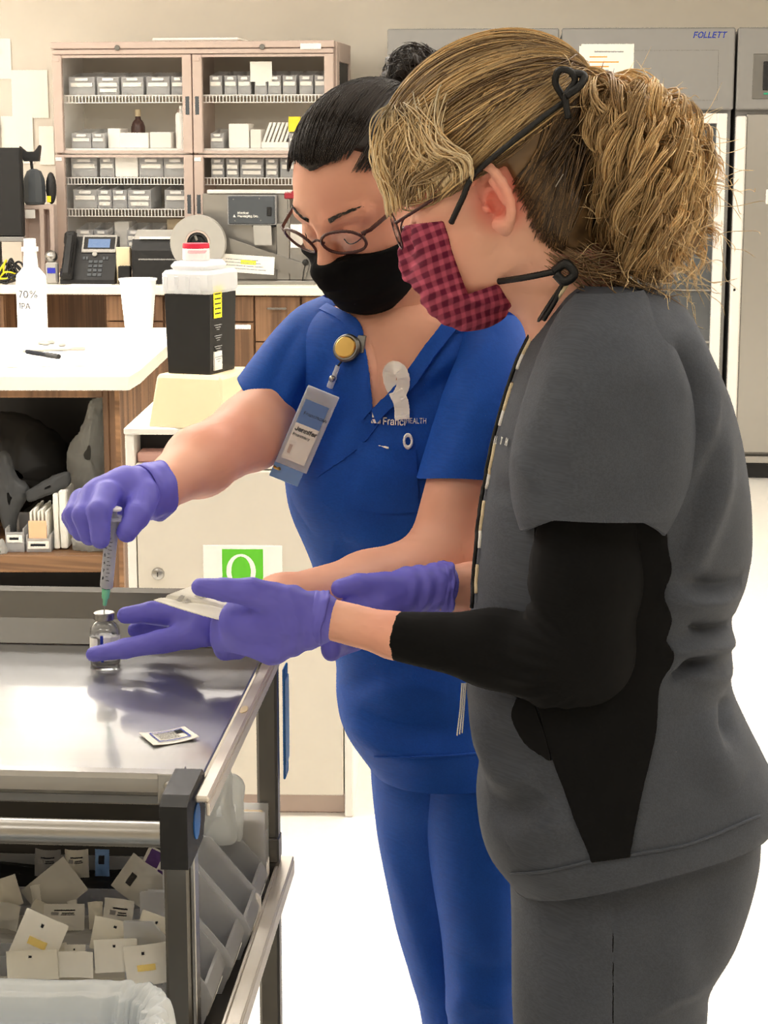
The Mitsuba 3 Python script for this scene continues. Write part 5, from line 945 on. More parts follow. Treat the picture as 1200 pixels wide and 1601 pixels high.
part(B_, 'side_panel', TB.patch([(835, 1065), (842, 1100), (866, 1185), (905, 1290), (926, 1346)], [(1038, 1000), (1047, 1030), (1028, 1075), (1022, 1150), (1000, 1250), (984, 1338)], 60, 40, .0025, .002), 'm_knit', label='black knit side panel')
part(B_, 'side_panel', TB.patch([(838, 775), (838, 900), (838, 960), (835, 1065)], [(1036, 775), (1041, 850), (1047, 890), (1035, 930), (1047, 965), (1038, 1000)], 60, 40, .0025, .002), 'm_knit')
pk = TB.patch([(812, 1092), (806, 1120), (826, 1160), (862, 1187)], [(836, 1090), (842, 1110), (856, 1150), (864, 1186)], 30, 14, .0035, .003); part(B_, 'pocket_opening', pk, 'm_knit', label='dark pocket opening')
part(B_, 'pocket_edge', TB.line([(812, 1090), (805, 1118), (825, 1160), (863, 1189)], .0022, .003), 'm_gown_grey', smooth=True)
part(B_, 'hem', TB.line([(800, 1366), (860, 1360), (925, 1345)], .0018, .0015), 'm_gown_grey', smooth=True); part(B_, 'hem', TB.line([(985, 1336), (1080, 1318), (1185, 1275)], .0018, .0015), 'm_gown_grey', smooth=True)
# printed letters on the chest
ltr = []
for i_, ch in enumerate('HEALTH'):
    p_, x_, y_, n_ = TB.on(755 + 7.4 * i_, 689 + 1.3 * i_, .0022); ltr.append(text(ch, .0074, p_, x_, y_, .0006, True))
part(B_, 'lettering', cat_(ltr), 'm_white', label='white letters on the chest')
# black knit arm and the knit cuff
def f_knit(p):
    d = chain(p, pc((925, 800, 1.842, .052), (917, 900, 1.838, .0525), (908, 1020, 1.832, .0485), (860, 1030, 1.84, .043), (770, 1014, 1.86, .036), (617, 994, 1.885, .0248)), .02); n = p - P(917, 1010, 1.83)
    a = np.arctan2(n[:, 2], n[:, 0]); r = np.linalg.norm(n[:, [0, 2]], axis=1); w = .0022 * np.exp(-((r - .06) / .035) ** 2) * np.sin(a * 22 + 6 * r * 20) * np.exp(-((a + 2.6) / .8) ** 2); w2 = .0016 * np.exp(-((a - 2.6) / .5) ** 2) * np.sin(a * 26) * np.exp(-((r - .06) / .04) ** 2)
    c0, c1 = P(770, 1014, 1.86), P(617, 994, 1.885); ax = U(c1 - c0); return np.maximum(d + w + w2, (p - c1) @ ax)
part(B_, 'undershirt_sleeve', nets(f_knit, *pbox(pc((925, 800, 1.842, .058), (908, 1030, 1.832, .058), (617, 994, 1.885, .05)), .004), .0035), 'm_knit', smooth=True, label='black knit sleeve')
# trousers
def trouser(rows): return Loft(rows, 2.2)
TL = trouser([((792, 1300), (1180, 1240), 1.985, .155), ((797, 1372), (1180, 1330), 1.98, .155), ((800, 1450), (1150, 1440), 1.96, .14), ((800, 1530), (1108, 1525), 1.93, .115), ((802, 1600), (1100, 1600), 1.92, .1), ((815, 1800), (1075, 1800), 1.92, .085), ((835, 2100), (1040, 2100), 1.92, .075), ((850, 2420), (1025, 2420), 1.92, .07)])
TL.creases += [([(955, 1350), (957, 1450), (958, 1600)], 5, -.003, 1), ([(1090, 1440), (1060, 1500), (1050, 1560)], 30, .008, 1), ([(1110, 1380), (1090, 1440), (1095, 1500)], 26, -.006, 1), ([(1010, 1590), (1050, 1560), (1100, 1545)], 14, .006, 1), ([(860, 1480), (880, 1560), (890, 1650)], 30, .005, 1)]
TR = trouser([((830, 1380), (1120, 1380), 2.06, .10), ((840, 1500), (1100, 1500), 2.08, .09), ((850, 1800), (1070, 1800), 2.08, .08), ((870, 2380), (1020, 2380), 2.08, .07)])
TL.fold(); part(B_, 'trousers', cat_([TL.mesh(110, 180), TR.mesh(40, 80)]), 'm_gown_grey', smooth=50); part(B_, 'side_seam', TL.line([(954, 1350), (957, 1450), (958, 1600)], .0007, .0), 'm_knit')
for Y in (1.92, 2.08):
    c = P(905, 2440, Y) * (1, 1, 0); part(B_, 'shoe', hull([c + q for q in [(.07, y, 0) for y in (-.04, .04)] + [(-.16, y, 0) for y in (-.035, .035)] + [(-.19, 0, .01), (-.15, 0, .045), (-.05, -.035, .07), (-.05, .035, .07), (.06, -.03, .09), (.06, .03, .09), (.085, 0, .04)]]), 'm_dark')
# gloves
def glove(chains, arm=None, k=.006, wr=None, h=.0021):
    pr = [pc(*c) for c in chains]
    def fn(p):
        d = None
        for c in pr: x = chain(p, c, .004); d = x if d is None else smin(d, x, k)
        if wr is not None:
            for a, b, amp, f in wr:
                ax = U(P(*b) - P(*a)); t = (p - P(*a)) @ ax; L = np.linalg.norm(P(*b) - P(*a)); d = d + amp * np.sin(t * f + 2.5 * np.sin(p[:, 2] * 60) + 1.5 * np.sin(p[:, 1] * 80)) * np.exp(-((t - L / 2) / (L * .5)) ** 2)
        return d
    al = [j for c in pr for j in c]; return nets(fn, *pbox(al, -.004), h)
gC = glove([[(498, 965, 1.9, .0262), (440, 963, 1.898, .029), (378, 972, 1.9, .024)], [(485, 985, 1.9, .019), (425, 1012, 1.9, .0178), (366, 998, 1.905, .0135)], [(455, 945, 1.888, .0195), (392, 926, 1.872, .0145), (350, 922, 1.866, .0115), (313, 918, 1.862, .0092)]] +
           [[(378, 955 + 15 * i, 1.902, .0115), (348, 972 + 11 * i, 1.925, .0105), (352, 996 + 7 * i, 1.955, .0095), (372, 1000 + 6 * i, 1.965, .0085)] for i in range(4)], k=.008, wr=[((505, 965, 1.9), (440, 965, 1.9), .0009, 420)])
ck = ring_at(P(486, 963, 1.9), P(508, 967, 1.9), .0265, .0285, 60, .0007, 1)
part(B_, 'glove', cat_([gC, ck]), 'm_glove', smooth=True, label='violet blue glove with the thumb on the packet')
gD = glove([[(688, 918, 2.088, .0275), (640, 925, 2.08, .0275), (590, 945, 2.06, .029), (545, 972, 2.04, .024)], [(600, 918, 2.06, .017), (560, 915, 2.04, .0125), (532, 920, 2.03, .0105)]] + [[(556, 950 + 17 * i, 2.04, .012), (528, 966 + 15 * i, 2.02, .011), (518, 990 + 10 * i, 2.0, .0098)] for i in range(4)], k=.008, wr=[((690, 920, 2.09), (630, 920, 2.08), .0012, 380)])
ck = ring_at(P(676, 919, 2.086), P(698, 919, 2.092), .0275, .030, 60, .0014, 2)
part(B_, 'glove', cat_([gD, ck]), 'm_glove', smooth=True, label='violet blue glove behind the near wrist')

# mask, glasses, ties
def f_mask_b(p):
    q = hb.loc(p); d = ell(q, (0, .06, -.055), (.06, .068, .062)); d = smin(d, Head.face(q) - .006, .012); d = smin(d, cap(q, (0, .1, .0), (0, .124, -.03), .012, .016), .016)
    w = .0013 * np.sin((q[:, 2] + .12 * q[:, 1]) * 420) * np.clip((q[:, 1] - .02) * 12, 0, 1) + .005 * np.exp(-((q[:, 2] + .07 - .5 * (q[:, 1] - .08)) / .006) ** 2) - .004 * np.exp(-((q[:, 2] + .083 - .5 * (q[:, 1] - .08)) / .006) ** 2)
    d = d - w * .7; t = q[:, 2] - .2 * (q[:, 1] - .06); b = np.minimum(-(q[:, 1] - .04 - .2 * np.clip(-.02 - q[:, 2], 0, .06)), np.maximum(q[:, 2] + .08, -(q[:, 1] - .012))); return smax(d, np.maximum(t, b), .002)
mk = nets(f_mask_b, hb.o - .16, hb.o + .16, .0022)
o_, l_, f_, u_ = (mi.Vector3f(*map(float, v)) for v in (hb.o, hb.l, hb.f, hb.u))
def plaid(p, n, uv):
    v = mi.Vector3f(p) - o_; a, b = dr.dot(v, u_), dr.dot(v, f_) + dr.dot(v, l_) * .6; s1 = .5 + .5 * dr.sin(a * 560); s2 = .5 + .5 * dr.sin(b * 560); return mix(lin((96, 26, 50)), lin((178, 84, 106)), .55 * smoothstep(.3, .8, s1) + .45 * smoothstep(.4, .8, s2))
mat('m_plaid', pfn(plaid), .85, spec=.15)
part(B_, 'mask', mk, 'm_plaid', smooth=True, label='maroon checked cloth mask')
def tie(pts, r=.0026, n=40): return tube(spline(np.array([P(*q) for q in pts]), n), r, 8)
ms = part(B_, 'mask_tie', cat_([tie([(705, 348, 1.925), (722, 312, 1.908), (742, 272, 1.897), (800, 222, 1.885), (850, 182, 1.893), (884, 158, 1.9)], .003), tie([(884, 158, 1.9), (868, 130, 1.895), (874, 110, 1.89), (892, 112, 1.888), (898, 128, 1.89), (884, 150, 1.89), (888, 185, 1.888)], .0034), tie([(884, 150, 1.886), (905, 135, 1.885), (912, 118, 1.89), (890, 114, 1.89)], .004),
    tie([(780, 440, 1.94), (820, 434, 1.915), (870, 424, 1.905)], .0034), tie([(866, 424, 1.9), (884, 412, 1.895), (897, 428, 1.895), (882, 440, 1.895), (868, 428, 1.896)], .0046), tie([(880, 440, 1.898), (868, 470, 1.905), (850, 500, 1.92)], .0022)]), 'm_black', smooth=True, label='black mask ties')
gl_ = []
for s in (-1, 1):
    a = np.linspace(0, 2 * math.pi, 33); rim = np.array([hb.w(s * (.034 + .025 * math.cos(t)), .116 - .014 * math.cos(t) * 1, .006 + .019 * math.sin(t)) for t in a]); gl_.append(tube(rim, .0011, 6)); gl_.append(tube([hb.w(s * .058, .103, .012), hb.w(s * .0745, .06, .016), hb.w(s * .0805, .0, .026)], .0017, 6))
gl_.append(tube([hb.w(-.01, .119, .008), hb.w(0, .121, .011), hb.w(.01, .119, .008)], .0011, 6))
gk = part(B_, 'glasses', cat_(gl_), 'm_amber', smooth=True, label='thin brown glasses frame')
for s in (-1, 1):
    a = np.linspace(0, 2 * math.pi, 33)[:-1]; v = [hb.w(s * .034, .1165, .006)] + [hb.w(s * (.034 + .0245 * math.cos(t)), .1165 - .014 * math.cos(t), .006 + .0185 * math.sin(t)) for t in a]; part(gk, 'lens', trimesh.Trimesh(v, [(0, 1 + i, 1 + (i + 1) % 32) for i in range(32)], process=False), 'm_pane')

# hair: a shaped mass with locks laid over it and a curly ponytail
HC_ = P(766, 214, 1.99); HR = (.0885, .117, .093)
def hline(p):
    q = hh.loc(p); a, b = P(635, 333, 1.99), P(790, 258, 1.99); n1 = U(np.array([-(b - a)[2], 0, (b - a)[0]])); d1 = -(p - a) @ n1; c, e = P(800, 275, 1.99), P(868, 420, 1.99); n2 = U(np.array([-(e - c)[2], 0, (e - c)[0]])); d2 = -(p - c) @ n2; return d1, d2
def f_hair_b(p):
    q = hh.loc(p); qc = hh.loc(HC_[None])[0]; d = ell(q, qc, HR); d = smin(d, ell(p, P(862, 330, 1.99), (.05, .075, .085)), .03); d1, d2 = hline(p); fr = -(p - P(648, 262, 1.99)) @ U((.44, -.04, .89)) 
    d = d + .0035 * (meshkit.fbm(p * 60, 3) - .5) * 2; return smax(smax(d, np.minimum(d1, d2), .008), fr, .008)
lo, hi = np.minimum(P(540, 460, 1.86), P(960, 20, 2.1)), np.maximum(P(540, 460, 1.86), P(960, 20, 2.1)); hm = nets(f_hair_b, lo, hi, .003)
dk, md, lt, pl = lc((58, 44, 32)), lc((150, 118, 78)), lc((226, 194, 140)), lc((246, 228, 188))
n_ = meshkit.fbm(hh.loc(hm.vertices) * (60, 14, 60), 3, 2)[:, None]; part(B_, 'hair', hm, 'm_hair', smooth=True, color=dk * (1 - n_ * .8) + md * n_ * .8)
RG = np.random.RandomState(5); base = P(912, 128, 1.975); qc = hh.loc(HC_[None])[0]; qb = hh.loc(base[None])[0]
def surf(q, off): w = (q - qc) / np.array(HR); w = w / np.linalg.norm(w, axis=-1, keepdims=True); return qc + w * (np.array(HR) + np.asarray(off)[..., None])
paths, cols, rad = [], [], []
sideline = spline([(.0, .115, .0), (.05, .100, .0), (.08, .055, .02), (.087, .02, .03), (.086, -.012, .05)], 50)
for c_i in range(230):      # locks of about ten strands
    if RG.rand() < .45: s0 = sideline[RG.randint(50)] * (RG.choice([-1, 1], p=[.2, .8]), 1, 1)
    else: s0 = np.array([RG.uniform(-.06, .088), RG.uniform(-.02, .115), RG.uniform(.03, .17)])
    tone = RG.rand() ** 1.5; ph, om, amp = RG.rand() * 6, RG.uniform(4, 9), RG.uniform(.002, .007); wd = RG.randn(3); lift = RG.uniform(.0, .007)
    for q_i in range(11):
        s = s0 + RG.randn(3) * .0045; k = 30; u = np.linspace(0, 1, k)[:, None]; q = s * (1 - u) + (qb + RG.randn(3) * .004) * u + np.array([0, 0, .012]) * np.sin(np.pi * u) + amp * np.sin(u * om + ph) * wd * u * (1 - u) * 4
        p = surf(q, lift * np.sin(np.pi * u[:, 0]) * RG.uniform(.5, 1.) + RG.uniform(-.001, .002)); e = np.clip((u - .93) / .07, 0, 1); p = p * (1 - e) + qb * e; w = hh.o + p @ hh.R; d1, d2 = hline(w)
        if (np.minimum(d1, d2) > .004)[: k // 2].any(): continue
        g = np.clip(tone + RG.randn() * .12, 0, 1); paths.append(w); cols.append(((dk * .6 + md * .4) * (1 - g) + lt * g) * RG.uniform(.85, 1.1)); rad.append(RG.uniform(.0006, .0012))
for i in range(420):     # dark hair drawn up from the nape
    a = RG.rand(); s = P(806 + 66 * a + RG.randn() * 5, 288 + 132 * a + RG.randn() * 5, 1.917 + .02 * a); e_ = base + RG.randn(3) * .012 + (0, 0, -.012); m_ = s * .5 + e_ * .5 + np.array([.012 * RG.rand(), -.02 + .008 * RG.randn(), .012 * a]); w = spline([s, m_, e_], 24)
    for q_i in range(6): w[:, 1] -= np.maximum(0, .0015 - f_hair_b(w))
    g = RG.rand() ** 2; paths.append(w); cols.append(dk * (1 - g * .7) + md * g * .7); rad.append(RG.uniform(.0006, .0012))
# fringe swept over the forehead, toward the viewer
for i in range(300):
    a = RG.rand(); b = RG.rand(); s0 = (760 - 140 * a + RG.randn() * 10, 92 + 75 * a + RG.randn() * 8); e0 = (604 + 135 * b ** 1.3, 0); e0 = (e0[0], 338 - .46 * (e0[0] - 604) + RG.randn() * 4); m0 = (586 + (e0[0] - 604) * .75 + 6 * RG.randn(), 236 - 16 * b + 14 * RG.randn()); Y = 1.985 - .085 * (e0[0] - 604) / 135 + RG.randn() * .004 - .004
    w = spline([P(*s0, 1.945 + .03 * a), P(s0[0] * .45 + m0[0] * .55 - 12, s0[1] * .5 + m0[1] * .5 - 12, Y * .6 + .4 * 1.95), P(*m0, Y - .004), P(e0[0] - 4, e0[1] - 30, Y - .003), P(*e0, Y)], 30)
    for q_i in range(3): w += (w - HC_) / np.linalg.norm(w - HC_, axis=1, keepdims=True) * np.maximum(0, .001 - f_hair_b(w))[:, None]
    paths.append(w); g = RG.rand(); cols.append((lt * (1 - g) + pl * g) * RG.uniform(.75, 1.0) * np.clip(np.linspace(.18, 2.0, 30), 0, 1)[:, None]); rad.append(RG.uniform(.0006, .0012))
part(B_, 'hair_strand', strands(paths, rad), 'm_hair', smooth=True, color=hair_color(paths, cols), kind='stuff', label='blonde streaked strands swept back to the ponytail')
# ponytail
PC = P(1010, 295, 1.99)
def inside(py): ys = [105, 150, 200, 260, 320, 380, 430, 475]; return np.interp(py, ys, [930, 905, 902, 908, 912, 908, 925, 985]), np.interp(py, ys, [965, 1062, 1105, 1128, 1134, 1126, 1104, 1066])
def f_tail(p): return smin(smin(ell(p, P(1000, 235, 1.99), (.055, .06, .06)), ell(p, P(1012, 330, 1.99), (.062, .068, .07)), .03), ell(p, P(940, 160, 1.98), (.03, .03, .03)), .03) + .012 * (meshkit.fbm(p * 40, 3) - .5) * 2
tm = nets(f_tail, PC - .22, PC + .22, .0045); nv = meshkit.fbm(tm.vertices * 70, 3)[:, None]; part(B_, 'ponytail', tm, 'm_hair', smooth=True, color=(dk * (1 - nv) + md * nv))
paths, cols, rad = [], [], []
for c_i in range(250):      # ringlets
    py = 150 + 310 * RG.beta(1.6, 1.2); l, r = inside(py); e = RG.uniform(-1, 1); px = (l + r) / 2 + (r - l) / 2 * e * RG.uniform(.8, .98); hz = math.sqrt(max(0, 1 - e * e)); Y = 1.985 + .075 * hz * (1 if RG.rand() < .25 else -1) * RG.uniform(.6, 1.)
    end = P(px, py, Y); L = np.linalg.norm(end - base); out = np.array([RT[0] * (px - 960) / 3000 * .5, (Y - 1.985) * .8, min(.0, 0) + .006 * RG.randn() + .018 * (py > 260)]); mid = base + (end - base) * .5 + out; k = 64; u = np.linspace(0, 1, k)[:, None]
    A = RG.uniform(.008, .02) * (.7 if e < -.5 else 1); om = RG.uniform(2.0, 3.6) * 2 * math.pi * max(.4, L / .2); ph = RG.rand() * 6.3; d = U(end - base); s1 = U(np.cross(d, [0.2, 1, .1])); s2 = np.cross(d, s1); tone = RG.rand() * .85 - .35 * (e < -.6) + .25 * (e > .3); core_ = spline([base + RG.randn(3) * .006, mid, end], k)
    for q_i in range(10):
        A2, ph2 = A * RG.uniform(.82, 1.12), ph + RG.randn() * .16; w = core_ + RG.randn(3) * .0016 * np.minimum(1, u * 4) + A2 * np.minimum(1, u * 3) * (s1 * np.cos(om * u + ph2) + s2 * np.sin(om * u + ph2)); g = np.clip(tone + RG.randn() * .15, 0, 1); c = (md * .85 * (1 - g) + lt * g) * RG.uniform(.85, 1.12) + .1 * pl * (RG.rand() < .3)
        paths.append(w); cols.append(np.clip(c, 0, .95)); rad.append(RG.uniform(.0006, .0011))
for i in range(420):     # fine loose frizz over the curls
    py = 120 + 340 * RG.rand(); l, r = inside(py); e = RG.uniform(-.8, 1); px = (l + r) / 2 + (r - l) / 2 * e; Y = 1.985 - .08 * math.sqrt(max(0, 1 - e * e)) * RG.uniform(.5, 1.05); s = P(px, py, Y); pts = [s]; dr_ = np.array([.002, 0, -.008]) + RG.randn(3) * .006
    for q_i in range(4): dr_ = dr_ * .7 + RG.randn(3) * .006; pts.append(pts[-1] + dr_)
    paths.append(spline(pts, 20)); cols.append((lt * .6 + pl * .4) * RG.uniform(.7, 1.05)); rad.append(.0004)
for i in range(60):      # wisps at the nape
    s = P(RG.uniform(850, 920), RG.uniform(370, 420), 1.93); w = spline([s, s + (.02, -.005, -.012), s + RG.randn(3) * .01 + (.05, -.01, -.022), s + RG.randn(3) * .015 + (.085, -.01, -.03)], 24); paths.append(w); cols.append((md * .6 + dk * .4) * RG.uniform(.8, 1.3)); rad.append(.0007)
part(B_, 'curl', strands(paths, rad), 'm_hair', smooth=True, color=hair_color(paths, cols), kind='stuff', label='curly blonde ponytail')
part(B_, 'hair_tie', tube(spline(np.array([base + hh.R.T @ np.array([.02 * math.cos(a), 0, .02 * math.sin(a)]) for a in np.linspace(0, 6.2, 20)]), 40), .006, 8), 'm_greybox', smooth=True); part(B_, 'hair_pin', tube([P(868, 292, 1.905), P(880, 272, 1.903)], .0008, 6), 'm_steel')

# lanyard round the neck
t = thing('lanyard', 'black and cream patterned cord hanging down the front of the grey top', 'lanyard')
L1 = [(832, 516), (800, 588), (778, 655), (762, 735), (752, 800), (744, 880), (740, 950)]; q1 = spline(L1, 57)
pa = np.array([TB.at(*map(np.array, ([v_], [t_])), .004)[0] for v_, t_ in (TB.vt(x + 3, y) for x, y in q1)]); pa = np.vstack([spline([P(884, 438, 1.905), P(862, 470, 1.91), pa[0]], 14)[:-1], pa])
part(t, 'cord', tube(pa, .0022, 7), 'm_black', smooth=True); pb_ = pa + np.array([.0042, -.003, .0012]) 
for i in range(0, len(pb_) - 6, 6): part(t, 'bead_band', tube(pb_[i:i + (7 if i % 12 == 0 else 4)], .0026, 7), 'm_cream' if i % 12 == 0 else 'm_white', smooth=True)
part(t, 'tassel', cat_([tube(np.array([P(722 + 3 * k, 1068, 1.985), P(719 + 3 * k, 1110, 1.98), P(714 + 4 * k, 1150 - 2 * k, 1.98)]), .0009, 5) for k in range(3)]), 'm_white')
# packet between the hands
t = thing('paper_packet', 'white paper packet pinched under the gloved thumb between the two hands', 'packet'); q4 = [P(240, 938, 1.94), P(303, 915, 1.944), P(378, 953, 1.91), P(357, 974, 1.902)]
u_g, v_g = np.meshgrid(np.linspace(0, 1, 16), np.linspace(0, 1, 10), indexing='ij'); pg = sum(w[..., None] * c for w, c in zip(((1 - u_g) * (1 - v_g), u_g * (1 - v_g), u_g * v_g, (1 - u_g) * v_g), q4)); nn = U(np.cross(q4[1] - q4[0], q4[3] - q4[0])); pg = pg + nn * (.003 * np.sin(u_g * 7) * np.sin(v_g * 4) + .004 * np.exp(-((u_g - v_g * .6 - .25) / .05) ** 2))[..., None]
part(t, 'wrapper', thick(grid(pg), .0012), 'm_paper', smooth=40)
for a0, a1, b0, b1 in ((.30, .5, .14, .2), (.3, .46, .24, .3), (.60, .84, .3, .42)):
    ii = [np.interp(np.linspace(a, b, 6), np.linspace(0, 1, n), np.arange(n)) for a, b, n in ((a0, a1, 16), (b0, b1, 10))]; from scipy.ndimage import map_coordinates
    g2 = np.stack([map_coordinates(pg[..., c], np.meshgrid(*ii, indexing='ij'), order=1) for c in range(3)], -1); n2 = nn if nn @ FW < 0 else -nn; part(t, 'print', thick(grid(g2 + n2 * .0016), .0002), mat('m_faint', (186, 184, 180), .8) or 'm_faint')
# ================================================================ person in blue scrubs
A_ = person_a = thing('person', 'person in blue scrubs, glasses and a black mask drawing from the vial with a syringe', 'person')
ha = Head(P(584, 309, 2.345), (-.57, -.82), 33)
NA = P(640, 500, 2.39)
def f_head_a(p):
    q = ha.loc(p); d = Head.face(q); m = q.copy(); m[:, 0] = np.abs(m[:, 0]); d = smin(d, Head.ear(m), .004); d = smin(d, cap(p, ha.w(0, -.02, -.03), NA, .054, .062), .03); return smin(d, ell(p, NA + (0, .0, -.05), (.075, .07, .05)), .04)
AR = pc((460, 590, 2.41, .040), (392, 676, 2.30, .0435), (312, 722, 2.19, .0385), (242, 768, 2.08, .0245), (222, 769, 2.064, .02))
AL = pc((738, 690, 2.25, .041), (692, 884, 2.21, .045), (575, 915, 2.15, .0365), (440, 938, 2.05, .0255), (400, 948, 2.0, .024))
core = lambda p: smin(ell(p, P(640, 800, 2.42), (.115, .09, .25)), smin(cap(p, P(690, 1200, 2.45), P(727, 2150, 2.46), .035, .025), cap(p, P(748, 1200, 2.38), P(758, 2150, 2.38), .04, .03), .02), .04)
ba = [nets(f_head_a, np.minimum(P(450, 620, 2.24), P(830, 100, 2.5)) - (0, .03, 0), np.maximum(P(450, 620, 2.24), P(830, 100, 2.52)), .0024)]
for r_ in (AR, AL): ba.append(nets(lambda p, r_=r_: chain(p, r_, .02), *pbox(r_, .01), .0045))
ba.append(nets(core, (-.28, 2.2, .02), (.4, 2.66, 1.3), .011))
TA = Loft([((560, 452), (735, 455), 2.41, .06), ((515, 470), (775, 474), 2.41, .085), ((478, 497), (805, 500), 2.41, .105), ((455, 540), (825, 545), 2.41, .118), ((446, 600), (838, 605), 2.41, .13), ((442, 680), (842, 680), 2.41, .14), ((446, 750), (838, 750), 2.41, .142), ((458, 805), (828, 805), 2.41, .138), ((486, 875), (815, 870), 2.41, .13),
           ((507, 945), (805, 940), 2.41, .128), ((524, 1025), (806, 1020), 2.41, .132), ((526, 1085), (815, 1080), 2.41, .138), ((542, 1138), (828, 1135), 2.41, .142), ((577, 1188), (835, 1180), 2.41, .145)], 2.25)
TA.creases += [([(590, 1075), (640, 1070), (700, 1080)], 20, .008, 1), ([(530, 1080), (580, 1060), (640, 1045)], 16, -.008, 1), ([(545, 1135), (600, 1170), (660, 1185), (740, 1180)], 22, .010, 1), ([(560, 1110), (620, 1135), (700, 1140)], 16, -.008, 1), ([(470, 800), (530, 770), (600, 700)], 40, .012, 1), ([(600, 650), (560, 720), (520, 790)], 22, -.006, 1), ([(520, 560), (500, 600), (470, 640)], 18, -.007, 1), ([(545, 560), (520, 620), (500, 680)], 18, .007, 1),
               ([(620, 720), (600, 800), (560, 860)], 40, .008, 1), ([(660, 600), (700, 560), (760, 530)], 18, .008, 1), ([(640, 640), (690, 600), (740, 590)], 16, -.006, 1), ([(560, 520), (575, 570), (580, 620)], 8, .006, 1), ([(520, 860), (560, 880), (620, 880)], 24, -.008, 1)]
TA.fold()
# skin of the chest under the V neckline
V0, VL, VR = (580, 632), [(508, 470), (560, 500), (573, 545), (580, 590), (582, 640)], [(716, 462), (694, 500), (660, 545), (625, 595), (582, 640)]
ba.append(TA.patch([(x - 26, y) for x, y in VL], [(x + 26, y) for x, y in VR], 40, 40, -.006, .004))
part(A_, 'body', cat_(ba), 'm_skin_a', smooth=True)
top = TA.mesh(240, 320); nt, nv = 320, 240
vv = np.linspace(0, 1, nv); thc = np.arange(nt) * 2 * math.pi / nt; lv = np.array([TA.vt(*q) for q in spline(VL, 60)]); rv_ = np.array([TA.vt(*q) for q in spline(VR, 60)])
V_, T_ = np.meshgrid(vv, np.where(thc > math.pi, thc - 2 * math.pi, thc), indexing='ij'); tl = np.interp(V_, lv[:, 0], lv[:, 1]); tr = np.interp(V_, rv_[:, 0], rv_[:, 1]); cut = (T_ > tl) & (T_ < tr) & (T_ < 0) & (V_ < lv[-1, 0]); cf = cut.ravel()
keep = [i for i, f in enumerate(top.faces) if not (f < nv * nt).all() or not cf[np.minimum(f, nv * nt - 1)].any()]
top = trimesh.Trimesh(top.vertices, top.faces[keep], process=False)
SA = Loft([((505, 462), (600, 478), 2.43, .05), ((466, 480), (560, 530), 2.425, .066), ((432, 512), (520, 590), 2.41, .07), ((402, 549), (490, 640), 2.385, .07), ((371, 590), (462, 688), 2.35, .06, 0, 0)], 2.1); SA.creases += [([(480, 490), (440, 560), (420, 620)], 14, -.005, 1), ([(500, 520), (470, 580), (440, 640)], 12, .005, 1)]
SL = Loft([((735, 480), (815, 490), 2.34, .05), ((712, 560), (830, 560), 2.30, .066), ((690, 620), (828, 620), 2.275, .07), ((668, 690), (820, 695), 2.26, .07), ((651, 746), (800, 754), 2.25, .064, .012)], 2.15); SL.creases += [([(770, 520), (730, 590), (700, 640)], 16, .006, 1), ([(745, 560), (710, 640), (680, 720)], 14, -.005, 1)]
SA.fold(); SL.fold(); part(A_, 'scrub_top', cat_([top, SA.mesh(70, 110), SL.mesh(80, 130)]), 'm_gown_blue', smooth=50)
band = lambda e, w, o_: TA.patch(e, [(x + dx, y + dy) for (x, y), (dx, dy) in zip(e, w)], 60, 12, o_, .004)
part(A_, 'neckband', band(VL, [(-22, 4)] * 4 + [(-14, 16)], .0035), 'm_gown_blue', smooth=40); part(A_, 'neckband', band(VR, [(22, 8)] * 4 + [(8, 20)], .0042), 'm_gown_blue', smooth=40)
part(A_, 'seam', cat_([TA.line([(556, 500), (560, 560), (566, 620), (585, 665)], .0009, .001), TA.line([(612, 632), (590, 664), (560, 700), (500, 745)], .0009, .001), TA.line([(470, 506), (452, 560), (448, 640)], .0009, .0005), TA.line([(712, 520), (770, 512), (815, 515)], .0009, .0005)]), 'm_gown_blue', smooth=True)
part(A_, 'pocket', TA.patch([(562, 688), (590, 696), (650, 702)], [(548, 790), (600, 800), (655, 800)], 20, 16, .003, .0025), 'm_gown_blue', smooth=40); part(A_, 'pocket_label', TA.patch([(592, 694), (608, 698)], [(592, 696), (608, 700)], 4, 3, .0038, .0006), 'm_white')
part(A_, 'hem', TA.line([(590, 1182), (640, 1180), (760, 1176)], .0016, .001), 'm_gown_blue', smooth=True)
p_, x_, y_, n_ = TA.on(598, 655, .0016); sx = lambda s, h_, dx, dy, b=True: text(s, h_, p_ + x_ * dx + y_ * dy, x_, y_, .0006, b)
fit = lambda m, o, x, w: xf(m, np.block([[np.eye(3) + np.outer(x, x) * (w / np.ptp((m.vertices - o) @ x) - 1), (-(np.outer(x, x) * (w / np.ptp((m.vertices - o) @ x) - 1)) @ o)[:, None]], [np.zeros((1, 3)), np.ones((1, 1))]]))
part(A_, 'lettering', cat_([fit(sx('Franci', .0085, 0, -.006), p_, x_, .028), xf(box(-.006, .006, .0, .005, 0, .0006, 0), basis(p_ - x_ * .008 + y_ * -.005, x_, y_, n_)), xf(cat_([box(-.006, -.001, 0, .008, 0, .0006, 0), box(.001, .006, .002, .009, 0, .0006, 0)]), basis(p_ - x_ * .007 + y_ * .002, x_, y_, n_))]), 'm_white', label='white lettering with a small emblem')
p2, x2, y2, n2 = TA.on(634, 662, .0016); part(A_, 'lettering', fit(text('HEALTH', .0066, p2, x2, y2, .0006), p2, x2, .024), 'm_white')
